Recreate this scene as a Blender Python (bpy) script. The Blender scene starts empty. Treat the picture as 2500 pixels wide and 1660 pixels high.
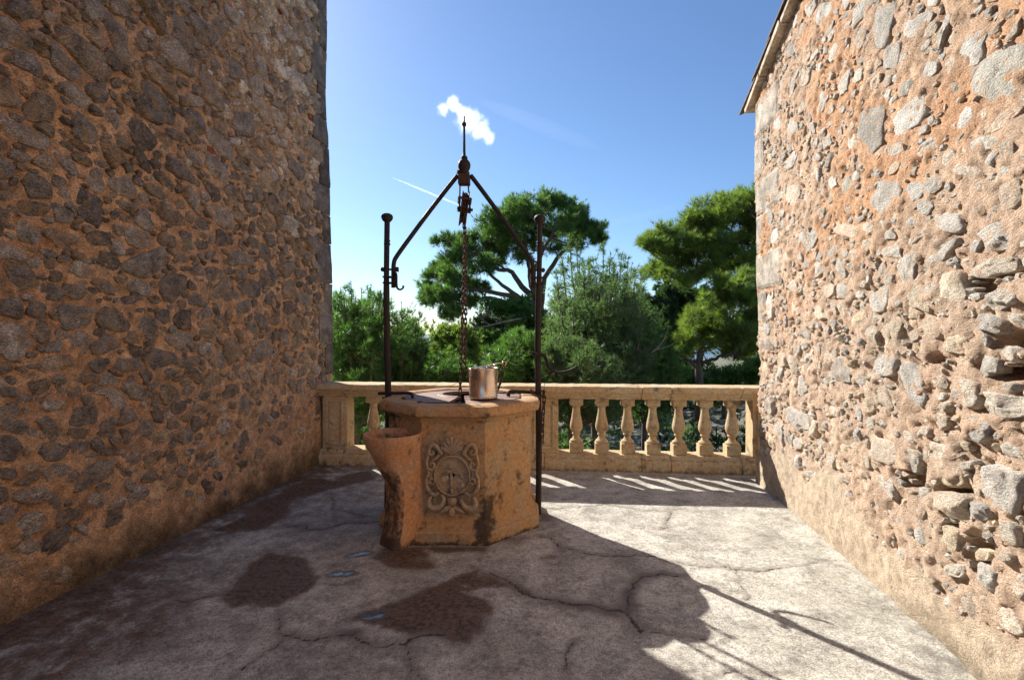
import bpy, math, time
import numpy as np
from mathutils import Vector, Matrix

T0 = time.time()
scene = bpy.context.scene
COL = scene.collection
R = math.radians

# ------------------------------------------------------------------ camera
EYE = 1.55
F = 1250.0                      # focal length in photo pixels (photo 2500 wide)
CX, HY = 1250.0, 812.0          # principal column and horizon row of the photo
cam_d = bpy.data.cameras.new('camera')
cam_d.sensor_width = 36.0
cam_d.lens = 18.0
cam_d.shift_y = -18.0 / 2500.0
cam_d.clip_start = 0.05
cam_d.clip_end = 20000
cam = bpy.data.objects.new('camera', cam_d)
COL.objects.link(cam)
cam.location = (0, 0, EYE)
cam.rotation_euler = (R(90), 0, 0)
scene.camera = cam

# ------------------------------------------------------------------ sky, sun, exposure
SUN_EL = R(33.4)
SUN_AZ = math.atan2(0.6, 0.8)   # to the left of straight ahead
SUNV = Vector((-math.sin(SUN_AZ) * math.cos(SUN_EL), math.cos(SUN_AZ) * math.cos(SUN_EL), math.sin(SUN_EL)))
world = bpy.data.worlds.new('World')
scene.world = world
world.use_nodes = True
wn = world.node_tree.nodes
wl = world.node_tree.links
sky = wn.new('ShaderNodeTexSky')
sky.sky_type = 'NISHITA'
sky.sun_disc = False
sky.sun_elevation = SUN_EL
sky.sun_rotation = -SUN_AZ
sky.altitude = 0
sky.air_density = 1.0
sky.dust_density = 0.3
sky.ozone_density = 6.0
wl.new(sky.outputs[0], wn['Background'].inputs[0])
wn['Background'].inputs[1].default_value = 0.08
sun_d = bpy.data.lights.new('sun', 'SUN')
sun_d.energy = 4.8
sun_d.angle = R(0.5)
sun_d.color = (1.0, 0.965, 0.905)
sun = bpy.data.objects.new('sun', sun_d)
COL.objects.link(sun)
sun.location = (-6, 8, 12)
sun.rotation_euler = (-SUNV).to_track_quat('-Z', 'Y').to_euler()
vs = scene.view_settings
vs.view_transform = 'Standard'
vs.look = 'None'
vs.exposure = 1.0
vs.gamma = 1.0
vs.use_curve_mapping = False
scene.render.engine = 'CYCLES'
scene.cycles.use_denoising = True
scene.cycles.volume_bounces = 10
scene.cycles.max_bounces = 10
scene.cycles.diffuse_bounces = 5

# ------------------------------------------------------------------ numeric helpers
def hash01(ix, iy, iz, seed):
    h = (ix.astype(np.int64) * 374761393 + iy.astype(np.int64) * 668265263 + iz.astype(np.int64) * 2147483647 + seed * 974634777) & 0xFFFFFFFF
    h = ((h ^ (h >> 13)) * 1274126177) & 0xFFFFFFFF
    h = ((h ^ (h >> 16)) * 2246822519) & 0xFFFFFFFF
    h = h ^ (h >> 15)
    return (h & 0xFFFFFF) / float(0xFFFFFF)

def noise2(x, y, seed=0):
    x0 = np.floor(x); y0 = np.floor(y)
    fx = x - x0; fy = y - y0
    fx = fx * fx * (3 - 2 * fx); fy = fy * fy * (3 - 2 * fy)
    z = np.zeros_like(x0)
    a = hash01(x0, y0, z, seed); b = hash01(x0 + 1, y0, z, seed)
    c = hash01(x0, y0 + 1, z, seed); d = hash01(x0 + 1, y0 + 1, z, seed)
    return (a * (1 - fx) + b * fx) * (1 - fy) + (c * (1 - fx) + d * fx) * fy

def fbm2(x, y, seed=0, octv=4, gain=0.5):
    s = 0; a = 1; t = 0
    for k in range(octv):
        s = s + a * noise2(x * 2 ** k + 17.3 * k, y * 2 ** k - 9.1 * k, seed + k)
        t += a; a *= gain
    return s / t

def fbm3(p, scale, seed=0, octv=3):
    """cheap 3-d noise: average of three planar fields"""
    x, y, z = p[:, 0] * scale, p[:, 1] * scale, p[:, 2] * scale
    return (fbm2(x + z * .37, y - z * .21, seed, octv) + fbm2(y + x * .29, z - x * .33, seed + 11, octv) + fbm2(z + y * .31, x + y * .27, seed + 23, octv)) / 3

def sstep(a, b, x):
    t = np.clip((x - a) / (b - a), 0, 1)
    return t * t * (3 - 2 * t)

def floor_pt(px, py):
    Y = F * EYE / (py - HY)
    return ((px - CX) / F * Y, Y)

def at(px, py, Y):
    return np.array([(px - CX) / F * Y, Y, EYE - (py - HY) / F * Y])

# ------------------------------------------------------------------ object helpers
def tag(o, label=None, cat=None, group=None, kind=None):
    if label: o['label'] = label
    if cat: o['category'] = cat
    if group: o['group'] = group
    if kind: o['kind'] = kind
    return o

def thing(name, loc, label, cat, group=None, kind=None):
    o = bpy.data.objects.new(name, None)
    o.empty_display_size = 0.1
    o.location = loc
    COL.objects.link(o)
    return tag(o, label, cat, group, kind)

def mesh_obj(name, verts, faces, mat, parent=None, origin=(0, 0, 0), smooth=False, col=None, attrs=None):
    """verts in world space; origin = world place of the parent (or of the object itself)"""
    v = np.asarray(verts, dtype=np.float64) - np.asarray(origin, dtype=np.float64)
    me = bpy.data.meshes.new(name)
    if isinstance(faces, np.ndarray):
        n, k = faces.shape
        me.vertices.add(len(v)); me.vertices.foreach_set('co', v.astype(np.float32).ravel())
        me.loops.add(n * k); me.loops.foreach_set('vertex_index', faces.astype(np.int32).ravel())
        me.polygons.add(n)
        me.polygons.foreach_set('loop_start', np.arange(0, n * k, k, dtype=np.int32))
        me.polygons.foreach_set('loop_total', np.full(n, k, dtype=np.int32))
        me.update(calc_edges=True)
    else:
        me.from_pydata([tuple(a) for a in v], [], [tuple(f) for f in faces])
        me.update()
    me.polygons.foreach_set('use_smooth', np.full(len(me.polygons), bool(smooth)))
    if col is not None:
        c = np.ones((len(v), 4), dtype=np.float32)
        c[:, :3] = col
        a = me.attributes.new('Col', 'FLOAT_COLOR', 'POINT')
        a.data.foreach_set('color', c.ravel())
    for k_, arr in (attrs or {}).items():
        a = me.attributes.new(k_, 'FLOAT', 'POINT')
        a.data.foreach_set('value', np.asarray(arr, dtype=np.float32))
    if mat: me.materials.append(mat)
    o = bpy.data.objects.new(name, me)
    COL.objects.link(o)
    if parent is not None:
        o.parent = parent
    else:
        o.location = origin
    return o

class MB:
    def __init__(self): self.v = []; self.f = []
    def add(self, v, f):
        n = len(self.v)
        self.v += [tuple(map(float, a)) for a in v]
        self.f += [tuple(i + n for i in g) for g in f]
        return self
    def arr(self): return np.array(self.v)
    def box(self, lo, hi, M=None):
        x0, y0, z0 = lo; x1, y1, z1 = hi
        v = np.array([(x0, y0, z0), (x1, y0, z0), (x1, y1, z0), (x0, y1, z0), (x0, y0, z1), (x1, y0, z1), (x1, y1, z1), (x0, y1, z1)])
        if M is not None: v = v @ M[0].T + M[1]
        return self.add(v, [(0, 3, 2, 1), (4, 5, 6, 7), (0, 1, 5, 4), (1, 2, 6, 5), (2, 3, 7, 6), (3, 0, 4, 7)])
    def tube(self, pts, rad, sides=8, squash=None, cap=True, phase=0.0):
        v, f = tube(pts, rad, sides, squash, cap, phase)
        return self.add(v, f)
    def lathe(self, prof, center, sides=24, sq=False, cap=True, rot=0.0, apothem=False):
        v, f = lathe(prof, center, sides, cap, rot, apothem)
        return self.add(v, f)
    def build(self, name, mat, parent=None, origin=(0, 0, 0), smooth=False, bevel=0, **k):
        o = mesh_obj(name, self.arr(), self.f, mat, parent, origin, smooth, **k)
        if bevel:
            m = o.modifiers.new('bevel', 'BEVEL'); m.width = bevel; m.segments = 2; m.limit_method = 'ANGLE'; m.angle_limit = R(35)
        return o

def tube(pts, rad, sides=8, squash=None, cap=True, phase=0.0):
    P = np.array(pts, dtype=float); n = len(P)
    rad = np.broadcast_to(np.array(rad, dtype=float), (n,))
    Tn = np.gradient(P, axis=0); Tn /= np.linalg.norm(Tn, axis=1)[:, None] + 1e-12
    up = np.array([0, 0, 1.0]) if abs(Tn[0, 2]) < 0.9 else np.array([0, 1.0, 0])
    A = np.cross(Tn[0], up); A /= np.linalg.norm(A)
    V = []
    th = np.arange(sides) * 2 * math.pi / sides + phase
    for i in range(n):
        A = A - Tn[i] * A.dot(Tn[i]); A /= np.linalg.norm(A) + 1e-12
        B = np.cross(Tn[i], A)
        ring = P[i] + rad[i] * (np.cos(th)[:, None] * A + np.sin(th)[:, None] * B)
        V.append(ring)
    V = np.concatenate(V)
    if squash is not None:
        V = squash(V)
    Fc = []
    for i in range(n - 1):
        for j in range(sides):
            k = (j + 1) % sides
            Fc.append((i * sides + j, i * sides + k, (i + 1) * sides + k, (i + 1) * sides + j))
    if cap:
        Fc.append(tuple(range(sides - 1, -1, -1)))
        Fc.append(tuple((n - 1) * sides + j for j in range(sides)))
    return V, Fc

def lathe(prof, center, sides=24, cap=True, rot=0.0, apothem=False):
    V = []; Fc = []
    c = np.array(center, dtype=float)
    k = 1 / math.cos(math.pi / sides) if apothem else 1
    for r, z in prof:
        for j in range(sides):
            t = rot + 2 * math.pi * j / sides
            V.append(c + (r * k * math.cos(t), r * k * math.sin(t), z))
    for i in range(len(prof) - 1):
        for j in range(sides):
            q = (j + 1) % sides
            Fc.append((i * sides + j, i * sides + q, (i + 1) * sides + q, (i + 1) * sides + j))
    if cap:
        Fc.append(tuple(range(sides - 1, -1, -1)))
        Fc.append(tuple((len(prof) - 1) * sides + j for j in range(sides)))
    return np.array(V), Fc

def spline(pts, n):
    """Catmull-Rom through pts"""
    P = np.array(pts, dtype=float)
    P = np.vstack([2 * P[0] - P[1], P, 2 * P[-1] - P[-2]])
    m = len(P) - 3
    out = []
    for t in np.linspace(0, m - 1e-9, n):
        i = int(t); s = t - i
        a, b, c, d = P[i], P[i + 1], P[i + 2], P[i + 3]
        out.append(0.5 * (2 * b + (c - a) * s + (2 * a - 5 * b + 4 * c - d) * s * s + (3 * b - a - 3 * c + d) * s ** 3))
    return np.array(out)

# ------------------------------------------------------------------ material helpers
def new_mat(name):
    m = bpy.data.materials.new(name); m.use_nodes = True
    nt = m.node_tree
    return m, nt, nt.nodes, nt.links, nt.nodes['Principled BSDF']

def nd(nt, typ, **kw):
    n = nt.nodes.new(typ)
    for k, v in kw.items():
        if k.startswith('i_'):
            n.inputs[k[2:].replace('_', ' ')].default_value = v
        else:
            setattr(n, k, v)
    return n

def noise_node(nt, vec, scale, detail=5, rough=0.6, dist=0.0):
    n = nt.nodes.new('ShaderNodeTexNoise')
    n.inputs['Scale'].default_value = scale; n.inputs['Detail'].default_value = detail
    n.inputs['Roughness'].default_value = rough; n.inputs['Distortion'].default_value = dist
    if vec is not None: nt.links.new(vec, n.inputs['Vector'])
    return n.outputs['Fac']

def ramp(nt, fac, stops):
    n = nt.nodes.new('ShaderNodeValToRGB')
    els = n.color_ramp.elements
    while len(els) > len(stops): els.remove(els[-1])
    while len(els) < len(stops): els.new(0.5)
    for e, (p, c) in zip(els, stops):
        e.position = p; e.color = (*c, 1) if len(c) == 3 else c
    nt.links.new(fac, n.inputs[0])
    return n.outputs[0]

def mix(nt, fac, a, b, mode='MIX'):
    n = nt.nodes.new('ShaderNodeMix'); n.data_type = 'RGBA'; n.blend_type = mode
    for s, v in ((n.inputs[0], fac), (n.inputs[6], a), (n.inputs[7], b)):
        if isinstance(v, (int, float)): s.default_value = v
        elif isinstance(v, tuple): s.default_value = (*v, 1)
        else: nt.links.new(v, s)
    return n.outputs[2]

def math_(nt, op, a, b=0.0, clamp=False):
    n = nt.nodes.new('ShaderNodeMath'); n.operation = op; n.use_clamp = clamp
    for s, v in ((n.inputs[0], a), (n.inputs[1], b)):
        if isinstance(v, (int, float)): s.default_value = v
        else: nt.links.new(v, s)
    return n.outputs[0]

def maprange(nt, v, a, b, c=0.0, d=1.0, smooth=True):
    n = nt.nodes.new('ShaderNodeMapRange'); n.interpolation_type = 'SMOOTHSTEP' if smooth else 'LINEAR'
    nt.links.new(v, n.inputs[0])
    for i, x in enumerate((a, b, c, d)): n.inputs[i + 1].default_value = x
    return n.outputs[0]

def bump(nt, h, strength, dist, normal=None):
    n = nt.nodes.new('ShaderNodeBump'); n.inputs['Strength'].default_value = strength; n.inputs['Distance'].default_value = dist
    nt.links.new(h, n.inputs['Height'])
    if normal is not None: nt.links.new(normal, n.inputs['Normal'])
    return n.outputs[0]

def world_pos(nt):
    return nt.nodes.new('ShaderNodeNewGeometry').outputs['Position']

def attr(nt, name, out='Color'):
    n = nt.nodes.new('ShaderNodeAttribute'); n.attribute_name = name
    return n.outputs[out]

def rock_mat(name, grain=55, contrast=0.55, lichen=(0.5, 0.48, 0.44), lich_amt=0.35, rough=0.95, bs=0.7, smear=None, smear_amt=0.0, smear_at=(0.52, 0.62), bd=0.02, dark=0.5, fine=1.0):
    """colour from the Col attribute, broken up by grain, pits, pale lichen and smeared mortar"""
    m, nt, N, L, P = new_mat(name)
    pos = world_pos(nt)
    mp = nt.nodes.new('ShaderNodeMapping'); mp.inputs['Scale'].default_value = (1, 1, 2.6); mp.inputs['Rotation'].default_value = (0.25, 0.3, 0)
    L.new(pos, mp.inputs[0]); lay = mp.outputs[0]
    c = attr(nt, 'Col')
    n1 = noise_node(nt, lay, grain, 6, 0.72)
    n2 = noise_node(nt, pos, grain * 0.22, 6, 0.66)
    n3 = noise_node(nt, pos, grain * 3.2, 3, 0.65)
    c = mix(nt, 1.0, c, ramp(nt, n2, [(0.33, (1 - contrast,) * 3), (0.67, (1 + contrast * 0.8,) * 3)]), 'MULTIPLY')
    c = mix(nt, 1.0, c, ramp(nt, n1, [(0.36, (1 - .48 * fine,) * 3), (0.64, (1 + .42 * fine,) * 3)]), 'MULTIPLY')
    c = mix(nt, 1.0, c, ramp(nt, n3, [(0.36, (1 - .34 * fine,) * 3), (0.64, (1 + .34 * fine,) * 3)]), 'MULTIPLY')
    nl = noise_node(nt, pos, grain * 0.5, 7, 0.78)
    c = mix(nt, maprange(nt, nl, 0.57, 0.66, 0, lich_amt), c, lichen)
    if smear:
        ns = noise_node(nt, pos, grain * 0.26, 7, 0.72)
        sc_ = mix(nt, 1.0, smear, ramp(nt, n3, [(0.35, (0.65,) * 3), (0.65, (1.3,) * 3)]), 'MULTIPLY')
        c = mix(nt, maprange(nt, ns, smear_at[0], smear_at[1], 0, smear_amt), c, sc_)
    nk = noise_node(nt, lay, grain * 0.8, 5, 0.7)
    c = mix(nt, maprange(nt, nk, 0.33, 0.41, dark, 0), c, (0.035, 0.026, 0.018))
    L.new(c, P.inputs['Base Color'])
    P.inputs['Roughness'].default_value = rough
    P.inputs['Specular IOR Level'].default_value = 0.25
    h = math_(nt, 'ADD', math_(nt, 'MULTIPLY', n1, 1.0), math_(nt, 'MULTIPLY', n3, 0.35))
    h = math_(nt, 'ADD', h, math_(nt, 'MULTIPLY', n2, 0.8))
    L.new(bump(nt, h, bs, bd), P.inputs['Normal'])
    return m

M = {}
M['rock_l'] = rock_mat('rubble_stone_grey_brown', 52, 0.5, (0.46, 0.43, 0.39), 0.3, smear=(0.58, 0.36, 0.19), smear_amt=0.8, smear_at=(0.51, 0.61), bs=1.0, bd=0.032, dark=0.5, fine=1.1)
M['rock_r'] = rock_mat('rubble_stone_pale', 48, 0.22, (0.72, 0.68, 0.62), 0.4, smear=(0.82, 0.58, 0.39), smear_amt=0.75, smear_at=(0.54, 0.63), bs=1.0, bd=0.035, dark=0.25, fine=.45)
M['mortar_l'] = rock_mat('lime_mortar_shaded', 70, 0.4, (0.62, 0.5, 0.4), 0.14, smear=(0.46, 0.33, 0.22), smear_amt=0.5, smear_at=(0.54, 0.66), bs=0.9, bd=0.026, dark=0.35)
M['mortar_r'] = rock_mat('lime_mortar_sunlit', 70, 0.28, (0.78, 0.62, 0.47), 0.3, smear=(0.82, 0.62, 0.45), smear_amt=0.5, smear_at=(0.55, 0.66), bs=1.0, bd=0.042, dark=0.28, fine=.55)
M['plaster_grit'] = M['mortar_r']
M['quoin'] = rock_mat('dressed_quoin', grain=34, contrast=0.5, lichen=(0.55, 0.5, 0.42), lich_amt=0.35, bs=0.5, smear=(0.6, 0.43, 0.28), smear_amt=0.45, smear_at=(0.56, 0.66), fine=.6)

def ochre_mat(name, base, dark, orange, grime_shade=0.5, scale=1.0, lich=0.35):
    m, nt, N, L, P = new_mat(name)
    pos = world_pos(nt)
    n1 = noise_node(nt, pos, 5.0 * scale, 6, 0.6)
    n2 = noise_node(nt, pos, 38 * scale, 6, 0.7)
    n3 = noise_node(nt, pos, 130 * scale, 4, 0.65)
    mp = nt.nodes.new('ShaderNodeMapping'); mp.inputs['Scale'].default_value = (1, 1, 0.12)
    L.new(pos, mp.inputs[0])
    ns = noise_node(nt, mp.outputs[0], 11 * scale, 4, 0.6)
    c = mix(nt, maprange(nt, n1, 0.38, 0.62), base, orange)
    c = mix(nt, maprange(nt, ns, 0.5, 0.68, 0, 0.55), c, tuple(x * 1.05 for x in orange))
    c = mix(nt, maprange(nt, noise_node(nt, pos, 7.3 * scale, 7, 0.72), 0.54, 0.68, 0, grime_shade), c, dark)  # random patches of real grime
    gm = math_(nt, 'ADD', attr(nt, 'grime_shade', 'Fac'), math_(nt, 'MULTIPLY', math_(nt, 'SUBTRACT', noise_node(nt, pos, 16 * scale, 7, 0.74), 0.5), 1.5))  # mask carries real grime and shade painted under ledges and inside hollows
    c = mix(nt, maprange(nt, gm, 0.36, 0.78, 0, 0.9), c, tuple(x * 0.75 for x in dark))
    c = mix(nt, 1.0, c, ramp(nt, n2, [(0.34, (0.76,) * 3), (0.66, (1.2,) * 3)]), 'MULTIPLY')
    c = mix(nt, 1.0, c, ramp(nt, n3, [(0.34, (0.8,) * 3), (0.66, (1.16,) * 3)]), 'MULTIPLY')
    np_ = noise_node(nt, pos, 62 * scale, 4, 0.7)
    c = mix(nt, maprange(nt, np_, 0.30, 0.37, 0.4, 0), c, tuple(x * 0.6 for x in dark))
    c = mix(nt, maprange(nt, noise_node(nt, pos, 26 * scale, 6, 0.7), 0.64, 0.72, 0, lich), c, (0.5, 0.42, 0.3))
    L.new(c, P.inputs['Base Color'])
    P.inputs['Roughness'].default_value = 0.93
    P.inputs['Specular IOR Level'].default_value = 0.25
    h = math_(nt, 'ADD', math_(nt, 'MULTIPLY', n2, 0.8), math_(nt, 'MULTIPLY', n3, 0.4))
    L.new(bump(nt, h, 0.4, 0.010), P.inputs['Normal'])
    return m

M['well'] = ochre_mat('well_sandstone', (0.45, 0.31, 0.178), (0.07, 0.05, 0.036), (0.51, 0.285, 0.122), 0.9)
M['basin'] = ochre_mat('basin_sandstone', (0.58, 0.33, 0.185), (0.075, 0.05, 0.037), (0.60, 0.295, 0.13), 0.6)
M['crest'] = ochre_mat('crest_sandstone', (0.43, 0.32, 0.215), (0.10, 0.075, 0.055), (0.44, 0.295, 0.165), 0.7, lich=0.5)
M['balu'] = ochre_mat('balustrade_sandstone', (0.54, 0.435, 0.275), (0.115, 0.095, 0.06), (0.53, 0.37, 0.20), 0.8, 0.8)

def iron_mat(name, base, rust, amt, rough=0.6, metal=0.6, scale=1):
    m, nt, N, L, P = new_mat(name)
    pos = world_pos(nt)
    n = noise_node(nt, pos, 28 * scale, 6, 0.7); n2 = noise_node(nt, pos, 160 * scale, 4, 0.7)
    c = mix(nt, maprange(nt, n, 0.42, 0.62, 0, amt), base, rust)
    c = mix(nt, 1.0, c, ramp(nt, n2, [(0.3, (0.6,) * 3), (0.7, (1.4,) * 3)]), 'MULTIPLY')
    L.new(c, P.inputs['Base Color'])
    P.inputs['Metallic'].default_value = metal
    L.new(maprange(nt, n, 0.3, 0.7, rough - 0.12, rough + 0.25), P.inputs['Roughness'])
    L.new(bump(nt, n2, 0.5, 0.004), P.inputs['Normal'])
    return m

M['iron'] = iron_mat('wrought_iron', (0.032, 0.027, 0.024), (0.075, 0.042, 0.027), 0.7)
M['rust'] = iron_mat('rusty_iron', (0.055, 0.032, 0.021), (0.13, 0.062, 0.030), 0.9, 0.65, 0.4)
M['lid'] = iron_mat('rusty_lid_plate', (0.20, 0.125, 0.09), (0.27, 0.14, 0.08), 0.8, 0.62, 0.25, 0.5)

def steel_mat():
    m, nt, N, L, P = new_mat('polished_steel')
    pos = world_pos(nt)
    n = noise_node(nt, pos, 25, 4, 0.6)
    P.inputs['Metallic'].default_value = 1
    L.new(mix(nt, n, (0.66, 0.545, 0.455), (0.70, 0.585, 0.495)), P.inputs['Base Color'])
    L.new(maprange(nt, noise_node(nt, pos, 12, 2, 0.5), 0.3, 0.7, 0.24, 0.32), P.inputs['Roughness'])
    L.new(bump(nt, noise_node(nt, pos, 7, 1, 0.5), 0.10, 0.01), P.inputs['Normal'])
    return m
M['steel'] = steel_mat()
def plain(name, c, rough=0.8, metal=0.0, var=0.35, scale=20):
    m, nt, N, L, P = new_mat(name)
    pos = world_pos(nt)
    n = noise_node(nt, pos, scale, 5, 0.65)
    L.new(mix(nt, 1.0, c, ramp(nt, n, [(0.3, (1 - var,) * 3), (0.7, (1 + var,) * 3)]), 'MULTIPLY'), P.inputs['Base Color'])
    P.inputs['Roughness'].default_value = rough; P.inputs['Metallic'].default_value = metal
    L.new(bump(nt, noise_node(nt, pos, scale * 5, 4, 0.6), 0.4, 0.006), P.inputs['Normal'])
    return m
M['tile'] = plain('roof_tile_clay', (0.17, 0.115, 0.085), 0.9)
M['brass'] = plain('brass_ring', (0.75, 0.5, 0.2), 0.25, 1.0, 0.1)
M['black'] = plain('well_shaft_dark', (0.03, 0.027, 0.024), 0.95)
M['bark'] = plain('pine_bark', (0.12, 0.085, 0.065), 0.95, 0, 0.5, 14)
M['twig'] = plain('pale_twig', (0.24, 0.19, 0.15), 0.95, 0, 0.4, 14)

def leaf_mat(name, trans=0.55):
    m, nt, N, L, P = new_mat(name)
    c = attr(nt, 'Col')
    L.new(c, P.inputs['Base Color'])
    P.inputs['Roughness'].default_value = 0.45
    P.inputs['Specular IOR Level'].default_value = 0.4
    tr = nt.nodes.new('ShaderNodeBsdfTranslucent')
    L.new(mix(nt, 1.0, c, (1.05, 1.25, 0.6), 'MULTIPLY'), tr.inputs[0])
    ms = nt.nodes.new('ShaderNodeMixShader'); ms.inputs[0].default_value = trans
    L.new(P.outputs[0], ms.inputs[1]); L.new(tr.outputs[0], ms.inputs[2])
    L.new(ms.outputs[0], N['Material Output'].inputs[0])
    return m
M['leaf'] = leaf_mat('needle_foliage')

# ================================================================== FLOOR
def crop8(pts):   # helper list was read off an enlarged strip of the photo
    return [(500 + x * .5927, 1100 + y * .5927) for x, y in pts]

def fractal(pts, depth, amp, rng):
    P = [np.array(p) for p in pts]
    for d in range(depth):
        Q = [P[0]]
        for a, b in zip(P[:-1], P[1:]):
            m = (a + b) / 2; t = b - a; l = np.linalg.norm(t)
            nrm = np.array([-t[1], t[0]]) / (l + 1e-9)
            Q += [m + nrm * rng.normal() * amp * l, b]
        P = Q
    return np.array(P)

def seg_dist(X, Y, poly, reach):
    d = np.full(X.shape, 9.0)
    for a, b in zip(poly[:-1], poly[1:]):
        lo = np.minimum(a, b) - reach; hi = np.maximum(a, b) + reach
        k = np.nonzero((X > lo[0]) & (X < hi[0]) & (Y > lo[1]) & (Y < hi[1]))[0]
        if len(k) == 0: continue
        t = b - a; l2 = t.dot(t) + 1e-12
        px, py = X[k] - a[0], Y[k] - a[1]
        s = np.clip((px * t[0] + py * t[1]) / l2, 0, 1)
        d[k] = np.minimum(d[k], np.hypot(px - s * t[0], py - s * t[1]))
    return d

def poly_sdf(X, Y, poly):
    """signed distance, positive inside"""
    poly = np.array(poly)
    d = np.full(X.shape, 9.0); inside = np.zeros(X.shape, bool)
    n = len(poly)
    for i in range(n):
        a, b = poly[i], poly[(i + 1) % n]
        t = b - a; l2 = t.dot(t) + 1e-12
        px, py = X - a[0], Y - a[1]
        s = np.clip((px * t[0] + py * t[1]) / l2, 0, 1)
        d = np.minimum(d, np.hypot(px - s * t[0], py - s * t[1]))
        c = ((a[1] > Y) != (b[1] > Y))
        xi = a[0] + (Y - a[1]) / (t[1] if abs(t[1]) > 1e-12 else 1e-12) * t[0]
        inside ^= c & (X < xi)
    return np.where(inside, d, -d)

WELL = (-0.42, 4.37)
LW_X0, LW_K = -3.067, 0.129      # left wall face: X = LW_X0 + LW_K * Y
RW_X0, RW_K = 1.79, 0.144        # right wall face

def build_floor():
    rng = np.random.default_rng(3)
    xs = np.concatenate([np.linspace(-6, -3.05, 8), np.arange(-3.0, 2.85, 0.0195), np.linspace(2.9, 6, 8)])
    ys = np.concatenate([np.linspace(-12, 1.5, 30), np.arange(1.6, 6.3, 0.0195), [6.4, 6.62]])
    gx, gy = np.meshgrid(xs, ys)
    nx, ny = len(xs), len(ys)
    X, Y = gx.ravel(), gy.ravel()
    Z = (fbm2(X * .9, Y * .9, 5, 3) - .5) * 0.014 + (fbm2(X * 9, Y * 9, 8, 3) - .5) * 0.006
    # cracks
    cracks = [
        ([(1380,350),(1450,380),(1510,405),(1580,425),(1690,430),(1800,428),(1860,430),(1930,455),(2030,470),(2120,475),(2180,485),(2280,493),(2362,480)], 1.25),
        ([(1180,505),(1260,545),(1330,590),(1430,612),(1530,632),(1620,640),(1700,655),(1735,660)], 1.9),
        ([(1735,660),(1740,610),(1770,560),(1800,515),(1880,500),(1960,515)], 1.3),
        ([(1735,660),(1760,700),(1790,745)], 1.9),
        ([(1790,740),(1870,745),(1960,760),(2060,775)], .8),
        ([(305,660),(310,720),(330,755),(400,770),(480,768),(560,755),(620,750)], 1.1),
        ([(620,765),(680,795),(740,805),(820,795),(850,770),(900,755),(990,755)], 1.4),
        ([(820,795),(850,860),(850,900),(900,945)], 1.0),
        ([(1520,780),(1490,850),(1480,900),(1490,930)], .9),
        ([(330,310),(420,325),(500,318),(560,300),(640,295),(740,290)], 1.5),
        ([(-120,610),(0,595),(60,590),(110,590)], 1.2),
        ([(1910,240),(1905,290),(1880,320)], 1.1),
        ([(480,545),(540,550),(600,540),(660,515)], .7),
        ([(525,190),(530,240),(600,255),(660,270)], .8),
        ([(110,945),(180,870),(240,830),(330,765)], .8),
        ([(2180,485),(2200,540),(2230,610)], .5),
        ([(1400,235),(1500,232),(1640,220),(1760,236),(1980,238)], .7),
        ([(2362,480),(2480,470),(2620,452),(2760,470)], .6),
        ([(2080,945),(2200,905),(2300,925),(2420,915)], .7),
    ]
    d = np.full(X.shape, 9.0)
    for pts, w in cracks:
        P = [np.array(floor_pt(*p)) for p in crop8(pts)]
        P = fractal(P, 3, 0.11, rng)
        d = np.minimum(d, seg_dist(X, Y, P, 0.12) / w)
    # stains
    stains = [
        ([(80,600),(190,470),(260,420),(400,440),(470,520),(440,560),(380,600),(290,640),(120,635)], 1.0),
        ([(590,690),(700,650),(800,620),(900,570),(1000,545),(1080,590),(1160,620),(1190,660),(1140,740),(1090,795),(1000,780),(930,750),(830,750),(740,720)], 1.0),
        ([(930,575),(1000,530),(1060,510),(1130,490),(1240,545),(1300,560),(1360,600),(1240,560),(1140,565),(1070,590)], .9),
        ([(690,440),(730,400),(900,395),(950,480),(860,490),(760,480)], 1.0),
        ([(1690,640),(1730,560),(1780,505),(1890,490),(1990,510),(1880,512),(1800,530),(1770,580),(1780,660),(1720,680)], .75),
        ([(1400,600),(1560,625),(1720,650),(1720,690),(1560,665),(1420,625)], .7),
        ([(1360,460),(1450,400),(1480,420),(1420,470)], .55),
        ([(560,735),(640,735),(640,770),(560,770)], .8),
        ([(900,395),(1170,395),(1150,415),(930,418)], .9),
        ([(1210,355),(1270,335),(1340,345),(1330,375),(1250,385)], .5),
        ([(1370,240),(1430,262),(1440,290),(1380,290)], .8),
    ]
    s = np.zeros_like(X)
    for pts, w in stains:
        sd = poly_sdf(X, Y, [floor_pt(*p) for p in crop8(pts)])
        s = np.maximum(s, w * sstep(-0.07, 0.05, sd))
    # black run-off along the left wall and the grimy strip at its foot
    run = [(533,1290),(600,1262),(680,1205),(720,1180),(780,1168),(815,1178),(850,1160),(900,1150),(905,1172),(840,1185),(760,1205),(710,1220),(690,1262),(640,1288),(560,1296)]
    s = np.maximum(s, 1.0 * sstep(-0.1, 0.04, poly_sdf(X, Y, [floor_pt(*p) for p in run])))
    wall_d = X - (LW_X0 + LW_K * Y)
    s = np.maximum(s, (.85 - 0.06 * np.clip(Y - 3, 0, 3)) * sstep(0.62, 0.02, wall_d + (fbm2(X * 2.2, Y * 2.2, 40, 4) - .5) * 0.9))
    low = [(0,1600),(180,1480),(330,1420),(480,1430),(460,1480),(430,1560),(240,1620),(120,1700),(0,1750),(-300,1700)]
    s = np.maximum(s, .62 * sstep(-0.16, 0.1, poly_sdf(X, Y, [floor_pt(*p) for p in low])))
    rw_d = (RW_X0 + RW_K * Y) - X
    dirt_shade = 0.5 * sstep(0.5, 0.0, rw_d + (fbm2(X * 2.5, Y * 2.5, 44, 4) - .5) * .7) * sstep(3.4, 2.4, Y)
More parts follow.
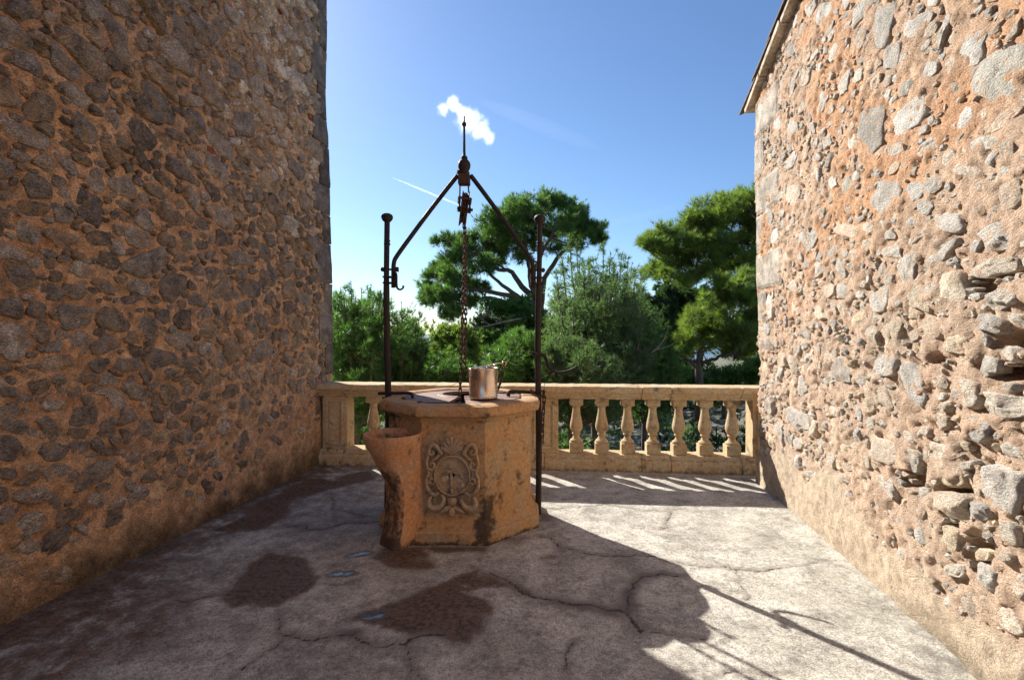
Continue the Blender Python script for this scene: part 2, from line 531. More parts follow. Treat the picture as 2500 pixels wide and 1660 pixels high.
    dirt_shade = np.maximum(dirt_shade, .8 * sstep(1.5, .15, wall_d + (fbm2(X * 1.6, Y * 1.6, 49, 4) - .5) * 1.6))  # deeper floor shade toward the left wall, painted as a broad dark gradient
    dirt_shade = np.maximum(dirt_shade, .35 * sstep(.35, .75, fbm2(X * 1.3 + 4, Y * 1.3, 47, 4)) * sstep(0.9, -0.6, X))
    # standing water
    wet = np.zeros_like(X)
    for cx, cy, ax, ay, ang in ((562, 505, 50, 11, -8), (700, 676, 52, 16, -24), (640, 425, 44, 9, -25)):
        (px, py), = crop8([(cx, cy)])
        c = np.array(floor_pt(px, py))
        e = np.array(floor_pt(px + ax * .5927, py)); g = np.array(floor_pt(px, py + ay * .5927))
        rx, ry = abs(e[0] - c[0]), abs(g[1] - c[1])
        ca, sa = math.cos(R(-ang)), math.sin(R(-ang))
        u = ((X - c[0]) * ca + (Y - c[1]) * sa) / rx; v = (-(X - c[0]) * sa + (Y - c[1]) * ca) / ry
        wet = np.maximum(wet, sstep(2.0, 0.3, np.hypot(u, v)))
    dz = -0.006 * np.exp(-(d / 0.012) ** 2) - 0.004 * wet
    Z = Z * (1 - .8 * wet) + dz
    idx = np.arange(nx * ny).reshape(ny, nx)
    faces = np.stack([idx[:-1, :-1], idx[:-1, 1:], idx[1:, 1:], idx[1:, :-1]], -1).reshape(-1, 4)
    m, nt, N, L, P = new_mat('terrace_concrete')
    pos = world_pos(nt)
    n1 = noise_node(nt, pos, 2.2, 6, 0.62); n2 = noise_node(nt, pos, 34, 6, 0.7); n3 = noise_node(nt, pos, 120, 3, 0.65); n4 = noise_node(nt, pos, 9, 7, 0.75)
    c = mix(nt, maprange(nt, n1, .35, .65), (0.425, 0.388, 0.318), (0.60, 0.56, 0.468))
    c = mix(nt, maprange(nt, n4, 0.5, 0.66, 0, 0.42), c, (0.29, 0.245, 0.21))
    c = mix(nt, 1.0, c, ramp(nt, n2, [(0.36, (0.66,) * 3), (0.62, (1.2,) * 3)]), 'MULTIPLY')
    c = mix(nt, 1.0, c, ramp(nt, n3, [(0.37, (0.54,) * 3), (0.57, (1.18,) * 3)]), 'MULTIPLY')
    n5 = noise_node(nt, pos, 4.2, 8, 0.7, 0.4)
    c = mix(nt, 1.0, c, ramp(nt, n5, [(0.40, (0.70,) * 3), (0.52, (1.0,) * 3), (0.64, (1.14,) * 3)]), 'MULTIPLY')
    dk = attr(nt, 'dirt_shade', 'Fac')
    c = mix(nt, math_(nt, 'MULTIPLY', dk, maprange(nt, n4, 0.36, 0.58)), c, (0.13, 0.105, 0.085))
    st = attr(nt, 'stain', 'Fac')
    e = math_(nt, 'ADD', st, math_(nt, 'MULTIPLY', math_(nt, 'SUBTRACT', n4, 0.5), 1.7))
    e = math_(nt, 'ADD', e, math_(nt, 'MULTIPLY', math_(nt, 'SUBTRACT', n2, 0.5), 2.2))
    e = math_(nt, 'ADD', e, math_(nt, 'MULTIPLY', math_(nt, 'SUBTRACT', n3, 0.5), 1.8))
    e = math_(nt, 'ADD', e, math_(nt, 'MULTIPLY', math_(nt, 'SUBTRACT', n5, 0.5), 1.5))
    smask = maprange(nt, e, 0.34, 0.84)
    scol = mix(nt, maprange(nt, n2, .40, .58), (0.028, 0.018, 0.011), (0.17, 0.095, 0.052))
    c = mix(nt, math_(nt, 'MULTIPLY', smask, 0.95), c, scol)
    ck = attr(nt, 'crack', 'Fac')
    ck = math_(nt, 'ADD', ck, math_(nt, 'MULTIPLY', math_(nt, 'SUBTRACT', n2, 0.5), 0.011))
    cm = maprange(nt, math_(nt, 'ADD', ck, math_(nt, 'MULTIPLY', math_(nt, 'SUBTRACT', n4, 0.48), 0.02)), 0.003, 0.009, 1, 0)
    halo = maprange(nt, math_(nt, 'ADD', ck, math_(nt, 'MULTIPLY', math_(nt, 'SUBTRACT', n4, 0.5), 0.12)), 0.0, 0.05, 0.55, 0)
    c = mix(nt, halo, c, (0.17, 0.135, 0.10))
    c = mix(nt, math_(nt, 'MULTIPLY', cm, 0.9), c, (0.03, 0.026, 0.02))
    wt = attr(nt, 'wet', 'Fac')
    w2 = maprange(nt, math_(nt, 'ADD', wt, math_(nt, 'MULTIPLY', math_(nt, 'SUBTRACT', noise_node(nt, pos, 13, 5, 0.65, 0.8), 0.5), 2.6)), 0.55, 0.92)
    damp = maprange(nt, math_(nt, 'ADD', wt, math_(nt, 'MULTIPLY', math_(nt, 'SUBTRACT', n4, 0.5), 1.6)), 0.05, 0.5)
    c = mix(nt, math_(nt, 'MULTIPLY', damp, 0.7), c, (0.10, 0.078, 0.06))
    c = mix(nt, math_(nt, 'MULTIPLY', w2, 0.8), c, (0.05, 0.042, 0.036))
    L.new(c, P.inputs['Base Color'])
    ro = math_(nt, 'MULTIPLY', math_(nt, 'SUBTRACT', 0.92, math_(nt, 'ADD', math_(nt, 'MULTIPLY', smask, 0.34), math_(nt, 'MULTIPLY', damp, 0.25))), math_(nt, 'SUBTRACT', 1.0, math_(nt, 'MULTIPLY', w2, 0.93)))
    L.new(ro, P.inputs['Roughness'])
    h = math_(nt, 'ADD', math_(nt, 'MULTIPLY', n3, 0.5), n2)
    b = nt.nodes.new('ShaderNodeBump'); b.inputs['Distance'].default_value = 0.01
    L.new(h, b.inputs['Height'])
    L.new(math_(nt, 'MULTIPLY', math_(nt, 'SUBTRACT', 1.0, w2), 0.55), b.inputs['Strength'])
    L.new(b.outputs[0], P.inputs['Normal'])
    o = mesh_obj('terrace_floor', np.stack([X, Y, Z], 1), faces, m, smooth=True, attrs={'crack': d, 'stain': s, 'wet': wet, 'dirt_shade': dirt_shade})
    tag(o, 'cracked stained concrete terrace floor with puddles', 'floor', kind='structure')
build_floor()


# ================================================================== RUBBLE WALLS
def stone_outline(rng, n_ang):
    """irregular angular outline around a stone: r(theta)"""
    th = np.arange(n_ang) * 2 * math.pi / n_ang + rng.uniform(0, .3)
    p = rng.uniform(2.6, 7.0)
    r = 1 / (np.abs(np.cos(th)) ** p + np.abs(np.sin(th)) ** p) ** (1 / p)
    for _ in range(rng.integers(3, 7)):
        phi = rng.uniform(0, 2 * math.pi); dd = rng.uniform(.6, .97)
        cs = np.cos(th - phi)
        r = np.where(cs > 0.05, np.minimum(r, dd / np.maximum(cs, .05)), r)
    for k in (2, 3, 5):
        r = r * (1 + rng.normal(0, .05) * np.cos(k * th + rng.uniform(0, 6.28)))
    return th, np.clip(r * (1 + rng.normal(0, .035, n_ang)), .35, 1.25)

def stone_shape(rng, th, r, rings, rx, ry, rot, h, depth=0.04):
    """star-shaped chunk with a broken front; local axes: a along wall, b up, c out"""
    n_ang = len(th)
    prof = [(1.05, -depth / max(h, 1e-3)), (1.0, .35), (.955, .78), (.86, .96)]
    if rings > 5: prof += [(.70, 1.0), (.50, 1.0), (.30, 1.0), (.13, 1.0)]
    elif rings > 3: prof += [(.5, 1.0)]
    V = []
    for s, z in prof:
        V.append(np.stack([r * s * np.cos(th), r * s * np.sin(th), np.full(n_ang, z)], 1))
    V = np.concatenate(V + [np.array([[0, 0, 1.0]])])
    phi = rng.uniform(0, 2 * math.pi); sl = rng.uniform(.0, .45)
    k = V[:, 2] > 0
    V[k, 2] *= 1 - sl * .5 + sl * (V[k, 0] * math.cos(phi) + V[k, 1] * math.sin(phi))
    for _ in range(rng.integers(2, 5)):
        phi = rng.uniform(0, 2 * math.pi); sl = rng.uniform(.5, 1.6); d0 = rng.uniform(.95, 1.6)
        pl = d0 - sl * (V[:, 0] * math.cos(phi) + V[:, 1] * math.sin(phi))
        V[k, 2] = np.minimum(V[k, 2], np.maximum(pl[k], .12))
    sd = int(rng.integers(1e6))
    if rings > 3: V[k, 2] *= 1 + (fbm2(V[k, 0] * 2.6 + sd % 97, V[k, 1] * 2.6 + sd % 89, sd, 3) - .5) * 1.1
    V[k, 2] += rng.normal(0, .03 if rings > 3 else .14, k.sum())
    if rings > 5:
        V[:, 0] += (fbm2(V[:, 0] * 3 + 5, V[:, 1] * 3, sd + 1, 2) - .5) * .22
        V[:, 1] += (fbm2(V[:, 0] * 3, V[:, 1] * 3 + 7, sd + 2, 2) - .5) * .22
    V[:, 0] *= rx; V[:, 1] *= ry; V[:, 2] *= h
    ca, sa = math.cos(rot), math.sin(rot)
    x, y = V[:, 0] * ca - V[:, 1] * sa, V[:, 0] * sa + V[:, 1] * ca
    V[:, 0], V[:, 1] = x, y
    nr = len(prof)
    i, j = np.meshgrid(np.arange(nr - 1), np.arange(n_ang), indexing='ij')
    i = i.ravel(); j = j.ravel(); q = (j + 1) % n_ang
    F1 = np.stack([i * n_ang + j, i * n_ang + q, (i + 1) * n_ang + q], 1)
    F2 = np.stack([i * n_ang + j, (i + 1) * n_ang + q, (i + 1) * n_ang + j], 1)
    j = np.arange(n_ang)
    F3 = np.stack([(nr - 1) * n_ang + j, (nr - 1) * n_ang + (j + 1) % n_ang, np.full(n_ang, nr * n_ang)], 1)
    return V, np.concatenate([F1, F2, F3])

class Wall:
    def __init__(s, O, k, side, batter, seed):
        u = np.array([k, 1, 0]); u /= np.linalg.norm(u)
        s.O = np.array(O, float); s.u = u; s.v = np.array([0, 0, 1.0])
        s.n = np.array([u[1], -u[0], 0]) * side
        s.batter = batter; s.seed = seed; s.k = k
    def macro(s, a, b):
        return -s.batter * b + (fbm2(a * .9, b * .9, s.seed, 3) - .5) * .07
    def P(s, a, b, c):
        a = np.asarray(a, float)[..., None]; b = np.asarray(b, float)[..., None]; c = np.asarray(c, float)[..., None]
        return s.O + s.u * a + s.v * b + s.n * c
    def hit(s, px, py):
        """wall coordinates under a photo pixel (plane of the unbattered face)"""
        kx = (px - CX) / F
        Y = s.O[0] / (kx - s.k)
        z = EYE - (py - HY) / F * Y
        return Y / s.u[1], z
    def M(s, a, b, c):
        p = s.O + s.u * a + s.v * b + s.n * c - s.O
        return Matrix(((s.u[0], s.v[0], s.n[0], p[0]), (s.u[1], s.v[1], s.n[1], p[1]), (s.u[2], s.v[2], s.n[2], p[2]), (0, 0, 0, 1)))

def build_wall(w, root, a0, a1, top, fine_from, mort_h, mort_col, stone_col, density, special, clear, stone_h, seed, sizes, tilt, side, rock, mort, lap):
    rng = np.random.default_rng(seed)
    # ---- stone layout on an occupancy grid
    cell = 0.01
    gw, gh = int((a1 - fine_from) / cell), int(7.0 / cell)
    occ = np.zeros((gh, gw), bool)
    stones = []
    def try_place(a, b, rx, ry, rot, margin, force=False, hh=None, big=False):
        if b > top(a) - .03: return False
        if not force:
            ii, jj = int((a - fine_from) / cell), int(b / cell)
            if ii < 0 or jj < 0 or ii >= gw or jj >= gh or occ[jj, ii]: return False
        n_ang, rings = (22, 8) if max(rx, ry) > .10 else (15, 8) if max(rx, ry) > .06 else ((11, 5) if max(rx, ry) > .03 else (8, 3))
        th, r = stone_outline(rng, n_ang)
        R_ = max(rx, ry) * 1.15 + margin
        i0, i1 = int((a - R_ - fine_from) / cell), int((a + R_ - fine_from) / cell) + 1
        j0, j1 = int((b - R_) / cell), int((b + R_) / cell) + 1
        if i0 < 0 or j0 < 0 or i1 >= gw or j1 >= gh: return False
        aa = fine_from + (np.arange(i0, i1) + .5) * cell - a; bb = (np.arange(j0, j1) + .5) * cell - b
        A, B = np.meshgrid(aa, bb)
        ca, sa = math.cos(rot), math.sin(rot)
        x = (A * ca + B * sa) / (rx + margin); y = (-A * sa + B * ca) / (ry + margin)
        ang = np.mod(np.arctan2(y, x) - th[0], 2 * math.pi)
        rr = np.interp(ang, np.append(th - th[0], 2 * math.pi), np.append(r, r[0]))
        ins = np.hypot(x, y) < rr
        if not force and (occ[j0:j1, i0:i1] & ins).any(): return False
        occ[j0:j1, i0:i1] |= ins
        h = (hh if hh is not None else stone_h(a, b, max(rx, ry), rng))
        V, Fc = stone_shape(rng, th, r, rings, rx * 1.04, ry * 1.04, rot, h)
        stones.append((a, b, rx, ry, V, Fc, h))
        return True
    for px, py, wpx, hpx, rot, hh in special:
        a, b = w.hit(px, py); al, _ = w.hit(px - wpx / 2, py); ar, _ = w.hit(px + wpx / 2, py)
        _, b1 = w.hit(px, py - hpx / 2)
        try_place(a, b, abs(ar - al) / 2, abs(b1 - b), R(rot), .006, True, hh * (.75 if side > 0 else .55))
    for lo, hi, tries, margin in sizes:
        for _ in range(tries):
            a = rng.uniform(fine_from, a1); b = rng.uniform(0.02, 6.5)
            if b > top(a): continue
            if rng.random() > density(a, b, hi): continue
            if clear(a, b): continue
            s = rng.uniform(lo, hi)
            asp = rng.uniform(1.0, 2.1)
            try_place(a, b, s * math.sqrt(asp), s / math.sqrt(asp), tilt(a, b, rng), margin)
    # ---- mortar sheet
    A = np.concatenate([np.arange(a0, fine_from - .1, .15), np.arange(fine_from - .1, a1, .0168), [a1]])
    na = len(A); nb = int(5.9 / .0168)
    tv = np.linspace(0, 1, nb)
    GA, GT = np.meshgrid(A, tv)
    tops = np.array([top(x) for x in A])
    GB = GT * tops[None, :] - 0.05 * (1 - GT)
    ga, gb = GA.ravel(), GB.ravel()
    H = w.macro(ga, gb) + mort_h(ga, gb)
    V = w.P(ga, gb, H)
    idx = np.arange(na * nb).reshape(nb, na)
    fc = np.stack([idx[:-1, :-1], idx[:-1, 1:], idx[1:, 1:], idx[1:, :-1]], -1).reshape(-1, 4)
    if side < 0: fc = fc[:, ::-1]
    # return at the free end: fold the last column back
    e = idx[:, -1]
    back = V[e] - w.n * .7
    V2 = np.concatenate([V, back]); eb = len(V) + np.arange(nb)
    f2 = np.stack([e[:-1], eb[:-1], eb[1:], e[1:]], -1)
    if side < 0: f2 = f2[:, ::-1]
    fc = np.concatenate([fc, f2])
    colr = mort_col(ga, gb)
    colr = np.concatenate([colr, colr[e]])
    mesh_obj('mortar', V2, fc, M[mort], root, w.O, smooth=True, col=colr)
    # ---- stones: the 300 that show largest are parts of their own, the rest one piece
    def shown(st):
        a, b, rx, ry = st[:4]
        p = w.P(a, b, 0)
        if p[1] < .3: return 0
        sx = CX + F * p[0] / p[1]; sy = HY - F * (p[2] - EYE) / p[1]
        ins = (-30 < sx < 2530) and (-30 < sy < 1690)
        return rx * ry / p[1] ** 2 * (1 if ins else 1e-3)
    stones.sort(key=shown, reverse=True)
    sa_ = np.array([q[0] for q in stones]); sb_ = np.array([q[1] for q in stones])
    bases = w.macro(sa_, sb_) + mort_h(sa_, sb_, smooth=True) - lap
    VV = []; FF = []; CC = []; nv = 0
    for i, (a, b, rx, ry, Vs, Fs, h) in enumerate(stones):
        c = stone_col(a, b, rng)
        base = float(bases[i])
        if i < 290:
            o = mesh_obj('stone', Vs, Fs, M[rock], root, smooth=True, col=np.tile(c, (len(Vs), 1)))
            o.matrix_local = w.M(a, b, base)
        else:
            P_ = w.P(a + Vs[:, 0], b + Vs[:, 1], base + Vs[:, 2])
            VV.append(P_); FF.append(Fs + nv); CC.append(np.tile(c, (len(Vs), 1))); nv += len(Vs)
    if VV:
        o = mesh_obj('small_stones', np.concatenate(VV), np.concatenate(FF), M[rock], root, w.O, col=np.concatenate(CC))
        o['kind'] = 'stuff'
    print('stones', len(stones))

def quoin_block(w, root, a_lo, a_hi, b_lo, b_hi, proud, col, seed, mat='quoin', back=.25):
    """dressed corner block with worn edges"""
    rng = np.random.default_rng(seed)
    na = max(4, int((a_hi - a_lo) / .03)); nb = max(4, int((b_hi - b_lo) / .03)); nc = 6
    A = np.linspace(0, 1, na); B = np.linspace(0, 1, nb)
    ga, gb = np.meshgrid(A, B)
    a = a_lo + ga * (a_hi - a_lo); b = b_lo + gb * (b_hi - b_lo)
    edge = np.minimum(np.minimum(a - a_lo, a_hi - a), np.minimum(b - b_lo, b_hi - b))
    c = proud - .014 * np.exp(-edge / .012) + (fbm2(a * 7 + seed, b * 7, seed, 3) - .5) * .014
    mac = w.macro(a.ravel(), b.ravel()).reshape(a.shape)
    front = w.P(a + (fbm2(b * 5 + seed, a * 3, seed + 3, 3) - .5) * .02 * (ga > .9), b, mac + c).reshape(-1, 3)
    idx = np.arange(na * nb).reshape(nb, na)
    fc = [tuple(x) for x in np.stack([idx[:-1, :-1], idx[:-1, 1:], idx[1:, 1:], idx[1:, :-1]], -1).reshape(-1, 4)]
    rim = list(idx[0, :]) + list(idx[1:, -1]) + list(idx[-1, -2::-1]) + list(idx[-2:0:-1, 0])
    bk = front[rim] - w.n * back
    n0 = len(front); nr = len(rim)
    V = np.concatenate([front, bk])
    for i in range(nr):
        j = (i + 1) % nr
        fc.append((rim[i], n0 + i, n0 + j, rim[j]))
    g = (fbm2(a * 4 + seed, b * 4, seed + 9, 4) - .5).ravel()
    cc = np.clip(np.array(col)[None, :] * (1 + g[:, None] * .8), 0.01, 1)
    cc = np.concatenate([cc, cc[rim]])
    return mesh_obj('quoin', V, fc, M[mat], root, w.O, smooth=False, col=cc)

# ---- left wall, in shade
LW = Wall((LW_X0, 0, 0), LW_K, 1, 0.018, 101)
LW_END = 6.44
lw_root = thing('rubble_wall', LW.O, 'tall shaded rubble stone wall with orange mortar and dark corner blocks, left of the well', 'wall')
def l_plaster(a, b):
    edge = 0.27 + .20 * np.clip(a - 4.2, 0, 3) + (fbm2(a * 2.3, b * 2.3, 61, 4) - .5) * .7
    return sstep(edge + .12, edge - .1, b)
def l_mort(a, b, smooth=False):
    pl = l_plaster(a, b)
    base = 0.004 + .020 * pl
    if smooth: return base
    rough = (fbm2(a * 11, b * 11, 63, 4) - .5) * .050 + (fbm2(a * 38, b * 38, 64, 2) - .5) * .024 - .004
    return base + rough * (1 - .35 * pl)
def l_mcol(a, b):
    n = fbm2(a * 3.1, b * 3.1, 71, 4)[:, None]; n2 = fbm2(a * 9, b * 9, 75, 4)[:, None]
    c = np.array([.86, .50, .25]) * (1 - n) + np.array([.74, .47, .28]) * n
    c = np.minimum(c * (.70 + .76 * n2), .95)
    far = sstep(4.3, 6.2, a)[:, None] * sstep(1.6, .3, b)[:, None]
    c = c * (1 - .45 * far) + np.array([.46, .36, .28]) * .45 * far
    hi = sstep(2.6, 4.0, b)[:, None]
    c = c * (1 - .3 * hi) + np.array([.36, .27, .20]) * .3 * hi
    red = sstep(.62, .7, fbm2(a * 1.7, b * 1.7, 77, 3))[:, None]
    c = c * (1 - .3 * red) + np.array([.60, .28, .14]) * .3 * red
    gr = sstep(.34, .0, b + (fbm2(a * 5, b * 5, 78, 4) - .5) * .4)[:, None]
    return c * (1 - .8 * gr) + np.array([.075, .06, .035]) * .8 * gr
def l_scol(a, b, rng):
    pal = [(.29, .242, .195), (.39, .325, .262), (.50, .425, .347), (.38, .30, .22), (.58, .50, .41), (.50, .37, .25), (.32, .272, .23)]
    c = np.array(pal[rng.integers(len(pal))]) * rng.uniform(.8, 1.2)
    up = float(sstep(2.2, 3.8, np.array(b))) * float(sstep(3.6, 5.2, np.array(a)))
    c = c * (1 + .8 * up)  # upper far stones lightened to stand in for grazing sky sheen
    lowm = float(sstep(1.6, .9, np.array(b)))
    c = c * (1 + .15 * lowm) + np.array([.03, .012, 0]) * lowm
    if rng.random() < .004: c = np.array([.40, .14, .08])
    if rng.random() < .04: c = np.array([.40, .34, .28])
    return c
def l_dens(a, b, hi):
    d = .30 + .70 * min(1, max(0, (b - .6) / .8))
    if b < 1.0 and a > 4.4: d *= .3
    if b < 1.15 and hi > .09: d *= .35
    return d
LQ = []
rngq = np.random.default_rng(5)
b = 0.55; i = 0
while b < 6.5:
    hgt = rngq.uniform(.34, .52)
    wid = (.34, .17)[i % 2] * rngq.uniform(.85, 1.2)
    cq = (.42, .36, .30) if b > 5.5 else tuple(np.array((.15, .128, .11)) * rngq.uniform(.8, 1.5))
    if b > 1.0: LQ.append((LW_END - wid, LW_END + .02 + rngq.uniform(-.008, .01), b + .006, min(b + hgt, 6.55) - .006, .030, cq, 400 + i))
    b += hgt; i += 1
def l_clear(a, b):
    if a > LW_END - .5 and any(q[0] - .03 < a and q[2] - .03 < b < q[3] + .03 for q in LQ): return True
    if b < .42 and float(l_plaster(np.array([a]), np.array([b]))[0]) > .6: return True
    return a > LW_END - .03
def l_top(a): return 6.6
def l_h(a, b, s, rng):
    up = float(sstep(1.6, 3.2, np.array(b)))
    return rng.uniform(.012, .026) * (1 + .9 * up) * (.6 + s * 5)
def sc(x): return x * 1.0588
L_special = [(sc(x), sc(y), sc(ww), sc(hh), rot, h) for x, y, ww, hh, rot, h in [
    (45,790,105,92,0,.03),(150,836,88,34,4,.025),(190,733,95,55,0,.03),(275,738,75,58,0,.03),(365,828,76,52,0,.03),(432,836,62,34,0,.025),
    (95,425,78,68,0,.03),(222,480,84,66,-15,.035),(60,302,130,52,-6,.035),(205,302,64,70,-20,.03),(340,315,95,70,-22,.04),(70,145,80,62,-18,.04),(160,140,80,60,-20,.035),
    (285,85,50,110,25,.04),(240,20,60,62,0,.035),(15,380,60,60,0,.03),(12,500,44,80,0,.03),(120,375,60,44,0,.03),(425,740,42,54,0,.03),(580,665,52,42,0,.025),
    (25,955,62,52,0,.02),(205,962,82,44,-4,.02),(132,1246,88,48,5,.022),(105,715,48,46,0,.02),(335,555,60,50,0,.03),(150,550,90,40,-8,.03),(60,640,90,66,0,.03),
    (430,395,70,50,-20,.04),(300,430,66,44,0,.03),(520,500,60,46,-12,.035),(415,500,64,40,-10,.03),(520,330,54,48,-25,.04),(620,250,40,52,-25,.045),(560,160,38,60,-25,.045),
    (300,960,46,34,0,.02),(180,905,40,30,0,.02),(490,880,50,40,0,.015),(555,1020,34,46,0,.012),(480,760,50,40,0,.02),(330,660,60,44,0,.025),(270,600,54,40,0,.025)]]
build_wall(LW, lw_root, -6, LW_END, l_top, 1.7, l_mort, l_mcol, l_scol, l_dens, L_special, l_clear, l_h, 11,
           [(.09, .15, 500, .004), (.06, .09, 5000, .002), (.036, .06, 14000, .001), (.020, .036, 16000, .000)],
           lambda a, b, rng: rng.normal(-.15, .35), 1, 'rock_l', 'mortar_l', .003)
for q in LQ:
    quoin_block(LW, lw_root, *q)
# solid body of the wall behind its face
MB().box((-.75, -6, -.1), (-.09, LW_END - .03, 6.55), (np.stack([LW.n, LW.u, LW.v], 1), LW.O - np.array([0, 0, 0]) - LW.n * .12)).build('core', M['mortar_l'], lw_root, LW.O, col=(.3, .2, .12))

# ---- right wall, in sun
RW = Wall((RW_X0, 0, 0), RW_K, -1, 0.0, 202)
RW_END = 5.385
rw_root = thing('stone_building', RW.O, 'sunlit rubble stone gable wall with orange mortar and tiled sloping eave, right side', 'building')
def r_top(a): return 3.98 + .385 * (5.385 - a) * .99
def r_plaster(a, b):
    edge = .36 + (fbm2(a * 2.1, b * 2.1, 91, 4) - .5) * .55 - .03 * np.clip(4 - a, 0, 3)
    return sstep(edge + .07, edge - .05, b)
CAV = [(2235, 1175, .16, .05, .10), (2345, 1215, .13, .08, .11), (2452, 905, .16, .04, .10), (2440, 990, .12, .04, .09), (2405, 700, .10, .05, .07), (2470, 660, .09, .05, .08), (2300, 880, .06, .04, .05), (2400, 1350, .09, .09, .10), (2330, 1300, .07, .05, .06), (2480, 830, .10, .05, .08)]
CAVW = [(*RW.hit(px, py), ra, rb, dp) for px, py, ra, rb, dp in CAV]
def r_mort(a, b, smooth=False):
    pl = r_plaster(a, b)
    base = 0.0 + .022 * pl
    if smooth: return base
    rgh = .35 + .65 * sstep(5.2, 3.0, a)
    low = sstep(2.6, 1.2, b)
    rough = (fbm2(a * 8, b * 8, 93, 4) - .5) * (.05 + .045 * low * rgh) + (fbm2(a * 34, b * 34, 94, 2) - .5) * .034
    h = base + rough * (1 - .6 * pl)
    for ca, cb, ra, rb, dp in CAVW:
        q = ((a - ca) / ra) ** 2 + ((b - cb) / rb) ** 2 + (fbm2(a * 12, b * 12, 95, 3) - .5) * 1.0
        h = h - dp * sstep(1.1, .35, q)
    return h
def r_mcol(a, b):
    n = fbm2(a * 2.6, b * 2.6, 96, 4)[:, None]; n2 = fbm2(a * 10, b * 10, 97, 4)[:, None]
    op = sstep(.40, .62, fbm2(a * 1.9, b * 1.9, 197, 4))[:, None]
    up = (np.array([.92, .52, .29]) * op + np.array([.89, .61, .41]) * (1 - op)) * (.76 + .5 * n2)
    lo = (np.array([.90, .675, .49]) * (1 - n) + np.array([.88, .585, .395]) * n) * (.75 + .5 * n2)
    t = sstep(1.5, 2.5, b + (fbm2(a * 1.4, b * 1.4, 98, 4) - .5) * 1.5 + .25 * (a - 3.6))[:, None]
    c = lo * (1 - t) + up * t
    pl = r_plaster(a, b)[:, None]
    pc = np.array([.86, .67, .475]) * (.78 + .44 * n)
    c = c * (1 - pl) + pc * pl
    gr = (sstep(.16, .0, b + (fbm2(a * 4, b * 4, 99, 4) - .5) * .3) * sstep(3.6, 2.4, a))[:, None]
    return c * (1 - .6 * gr) + np.array([.24, .19, .12]) * .6 * gr
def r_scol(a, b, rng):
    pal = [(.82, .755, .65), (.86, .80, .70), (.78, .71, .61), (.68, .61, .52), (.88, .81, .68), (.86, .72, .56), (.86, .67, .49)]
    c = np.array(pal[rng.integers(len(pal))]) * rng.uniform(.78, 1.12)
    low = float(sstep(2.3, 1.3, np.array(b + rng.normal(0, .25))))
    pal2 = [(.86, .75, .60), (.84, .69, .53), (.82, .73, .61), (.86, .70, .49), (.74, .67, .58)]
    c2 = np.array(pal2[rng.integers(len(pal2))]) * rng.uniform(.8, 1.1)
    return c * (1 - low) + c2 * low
def r_dens(a, b, hi):
    d = .75 + .25 * float(sstep(1.0, 2.2, np.array(b)))
    return d
RQ = [(3.55, 3.93, .58), (3.11, 3.54, .22), (2.76, 3.10, .60), (2.37, 2.75, .20), (1.99, 2.36, .64), (1.63, 1.98, .22), (1.54, 1.62, .2), (1.385, 1.53, .42)]
def r_clear(a, b):
    if a > RW_END - .75 and any(a > RW_END - wd - .03 and z0 - .03 < b < z1 + .03 for z0, z1, wd in RQ): return True
    if b < .7 and float(r_plaster(np.array([a]), np.array([b]))[0]) > .4: return True
    return a > RW_END - .09 and b > 1.3
def r_h(a, b, s, rng):
    low = float(sstep(2.4, 1.2, np.array(b)))
    return rng.uniform(.012, .024) * (1 + .6 * low) * (.65 + s * 2.6)
R_special = [(sc(x), sc(y), sc(ww), sc(hh), rot, h) for x, y, ww, hh, rot, h in [
    (2320,165,120,130,35,.05),(2012,308,62,108,15,.03),(2322,938,92,72,0,.07),(2330,1122,104,118,0,.075),(2330,545,96,60,12,.05),(2305,612,104,44,0,.05),(2191,366,46,44,0,.03),(2280,336,84,46,8,.03),
    (2080,345,46,30,10,.03),(1958,528,62,38,18,.03),(2205,516,92,46,14,.035),(2210,660,60,84,10,.05),(2052,1040,74,66,0,.05),(2212,1168,84,66,-12,.07),(2268,1178,60,50,0,.06),(1915,668,32,40,0,.025),
    (2300,750,80,52,0,.06),(2220,790,60,50,0,.05),(2295,845,50,60,0,.06),(2245,905,60,64,0,.06),(2180,1040,70,50,0,.05),(2200,1090,60,62,0,.05),(2130,690,70,70,12,.04),(2035,690,44,56,10,.035),
    (1985,740,46,38,0,.03),(1900,720,40,36,0,.03),(1935,988,40,44,0,.03),(1875,925,32,34,0,.02),(2160,430,50,40,15,.03),(2115,440,44,46,15,.03),(2070,580,50,40,10,.03),(2290,1330,60,52,0,.06),(2200,1245,50,62,0,.05),(2345,340,40,40,0,.03),
    (2120,60,60,70,20,.04),(2240,110,70,80,20,.04),(1990,90,40,60,25,.035),(1900,240,34,50,20,.03),(2060,130,40,70,25,.035),(2330,690,70,50,0,.06),(2270,990,70,60,0,.05),(2340,1230,50,60,0,.05)]]
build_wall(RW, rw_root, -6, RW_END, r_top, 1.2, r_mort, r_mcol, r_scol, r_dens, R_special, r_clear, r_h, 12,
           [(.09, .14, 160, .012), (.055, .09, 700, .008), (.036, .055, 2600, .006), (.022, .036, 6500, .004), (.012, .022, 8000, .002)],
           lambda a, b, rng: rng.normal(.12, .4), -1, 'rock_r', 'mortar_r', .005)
for i, (z0, z1, wd) in enumerate(RQ):
    quoin_block(RW, rw_root, RW_END - wd, RW_END + .012, z0 + .004, z1 - .004, .014, tuple(np.array((.46, .395, .315)) * (1 + .12 * math.sin(i * 2.3))), 500 + i)
MB().box((.09, -6, -.1), (.7, RW_END - .03, 3.9), (np.stack([-RW.n, RW.u, RW.v], 1), RW.O + RW.n * 0 + (-RW.n) * .06)).build('core', M['mortar_r'], rw_root, RW.O, col=(.5, .35, .22))
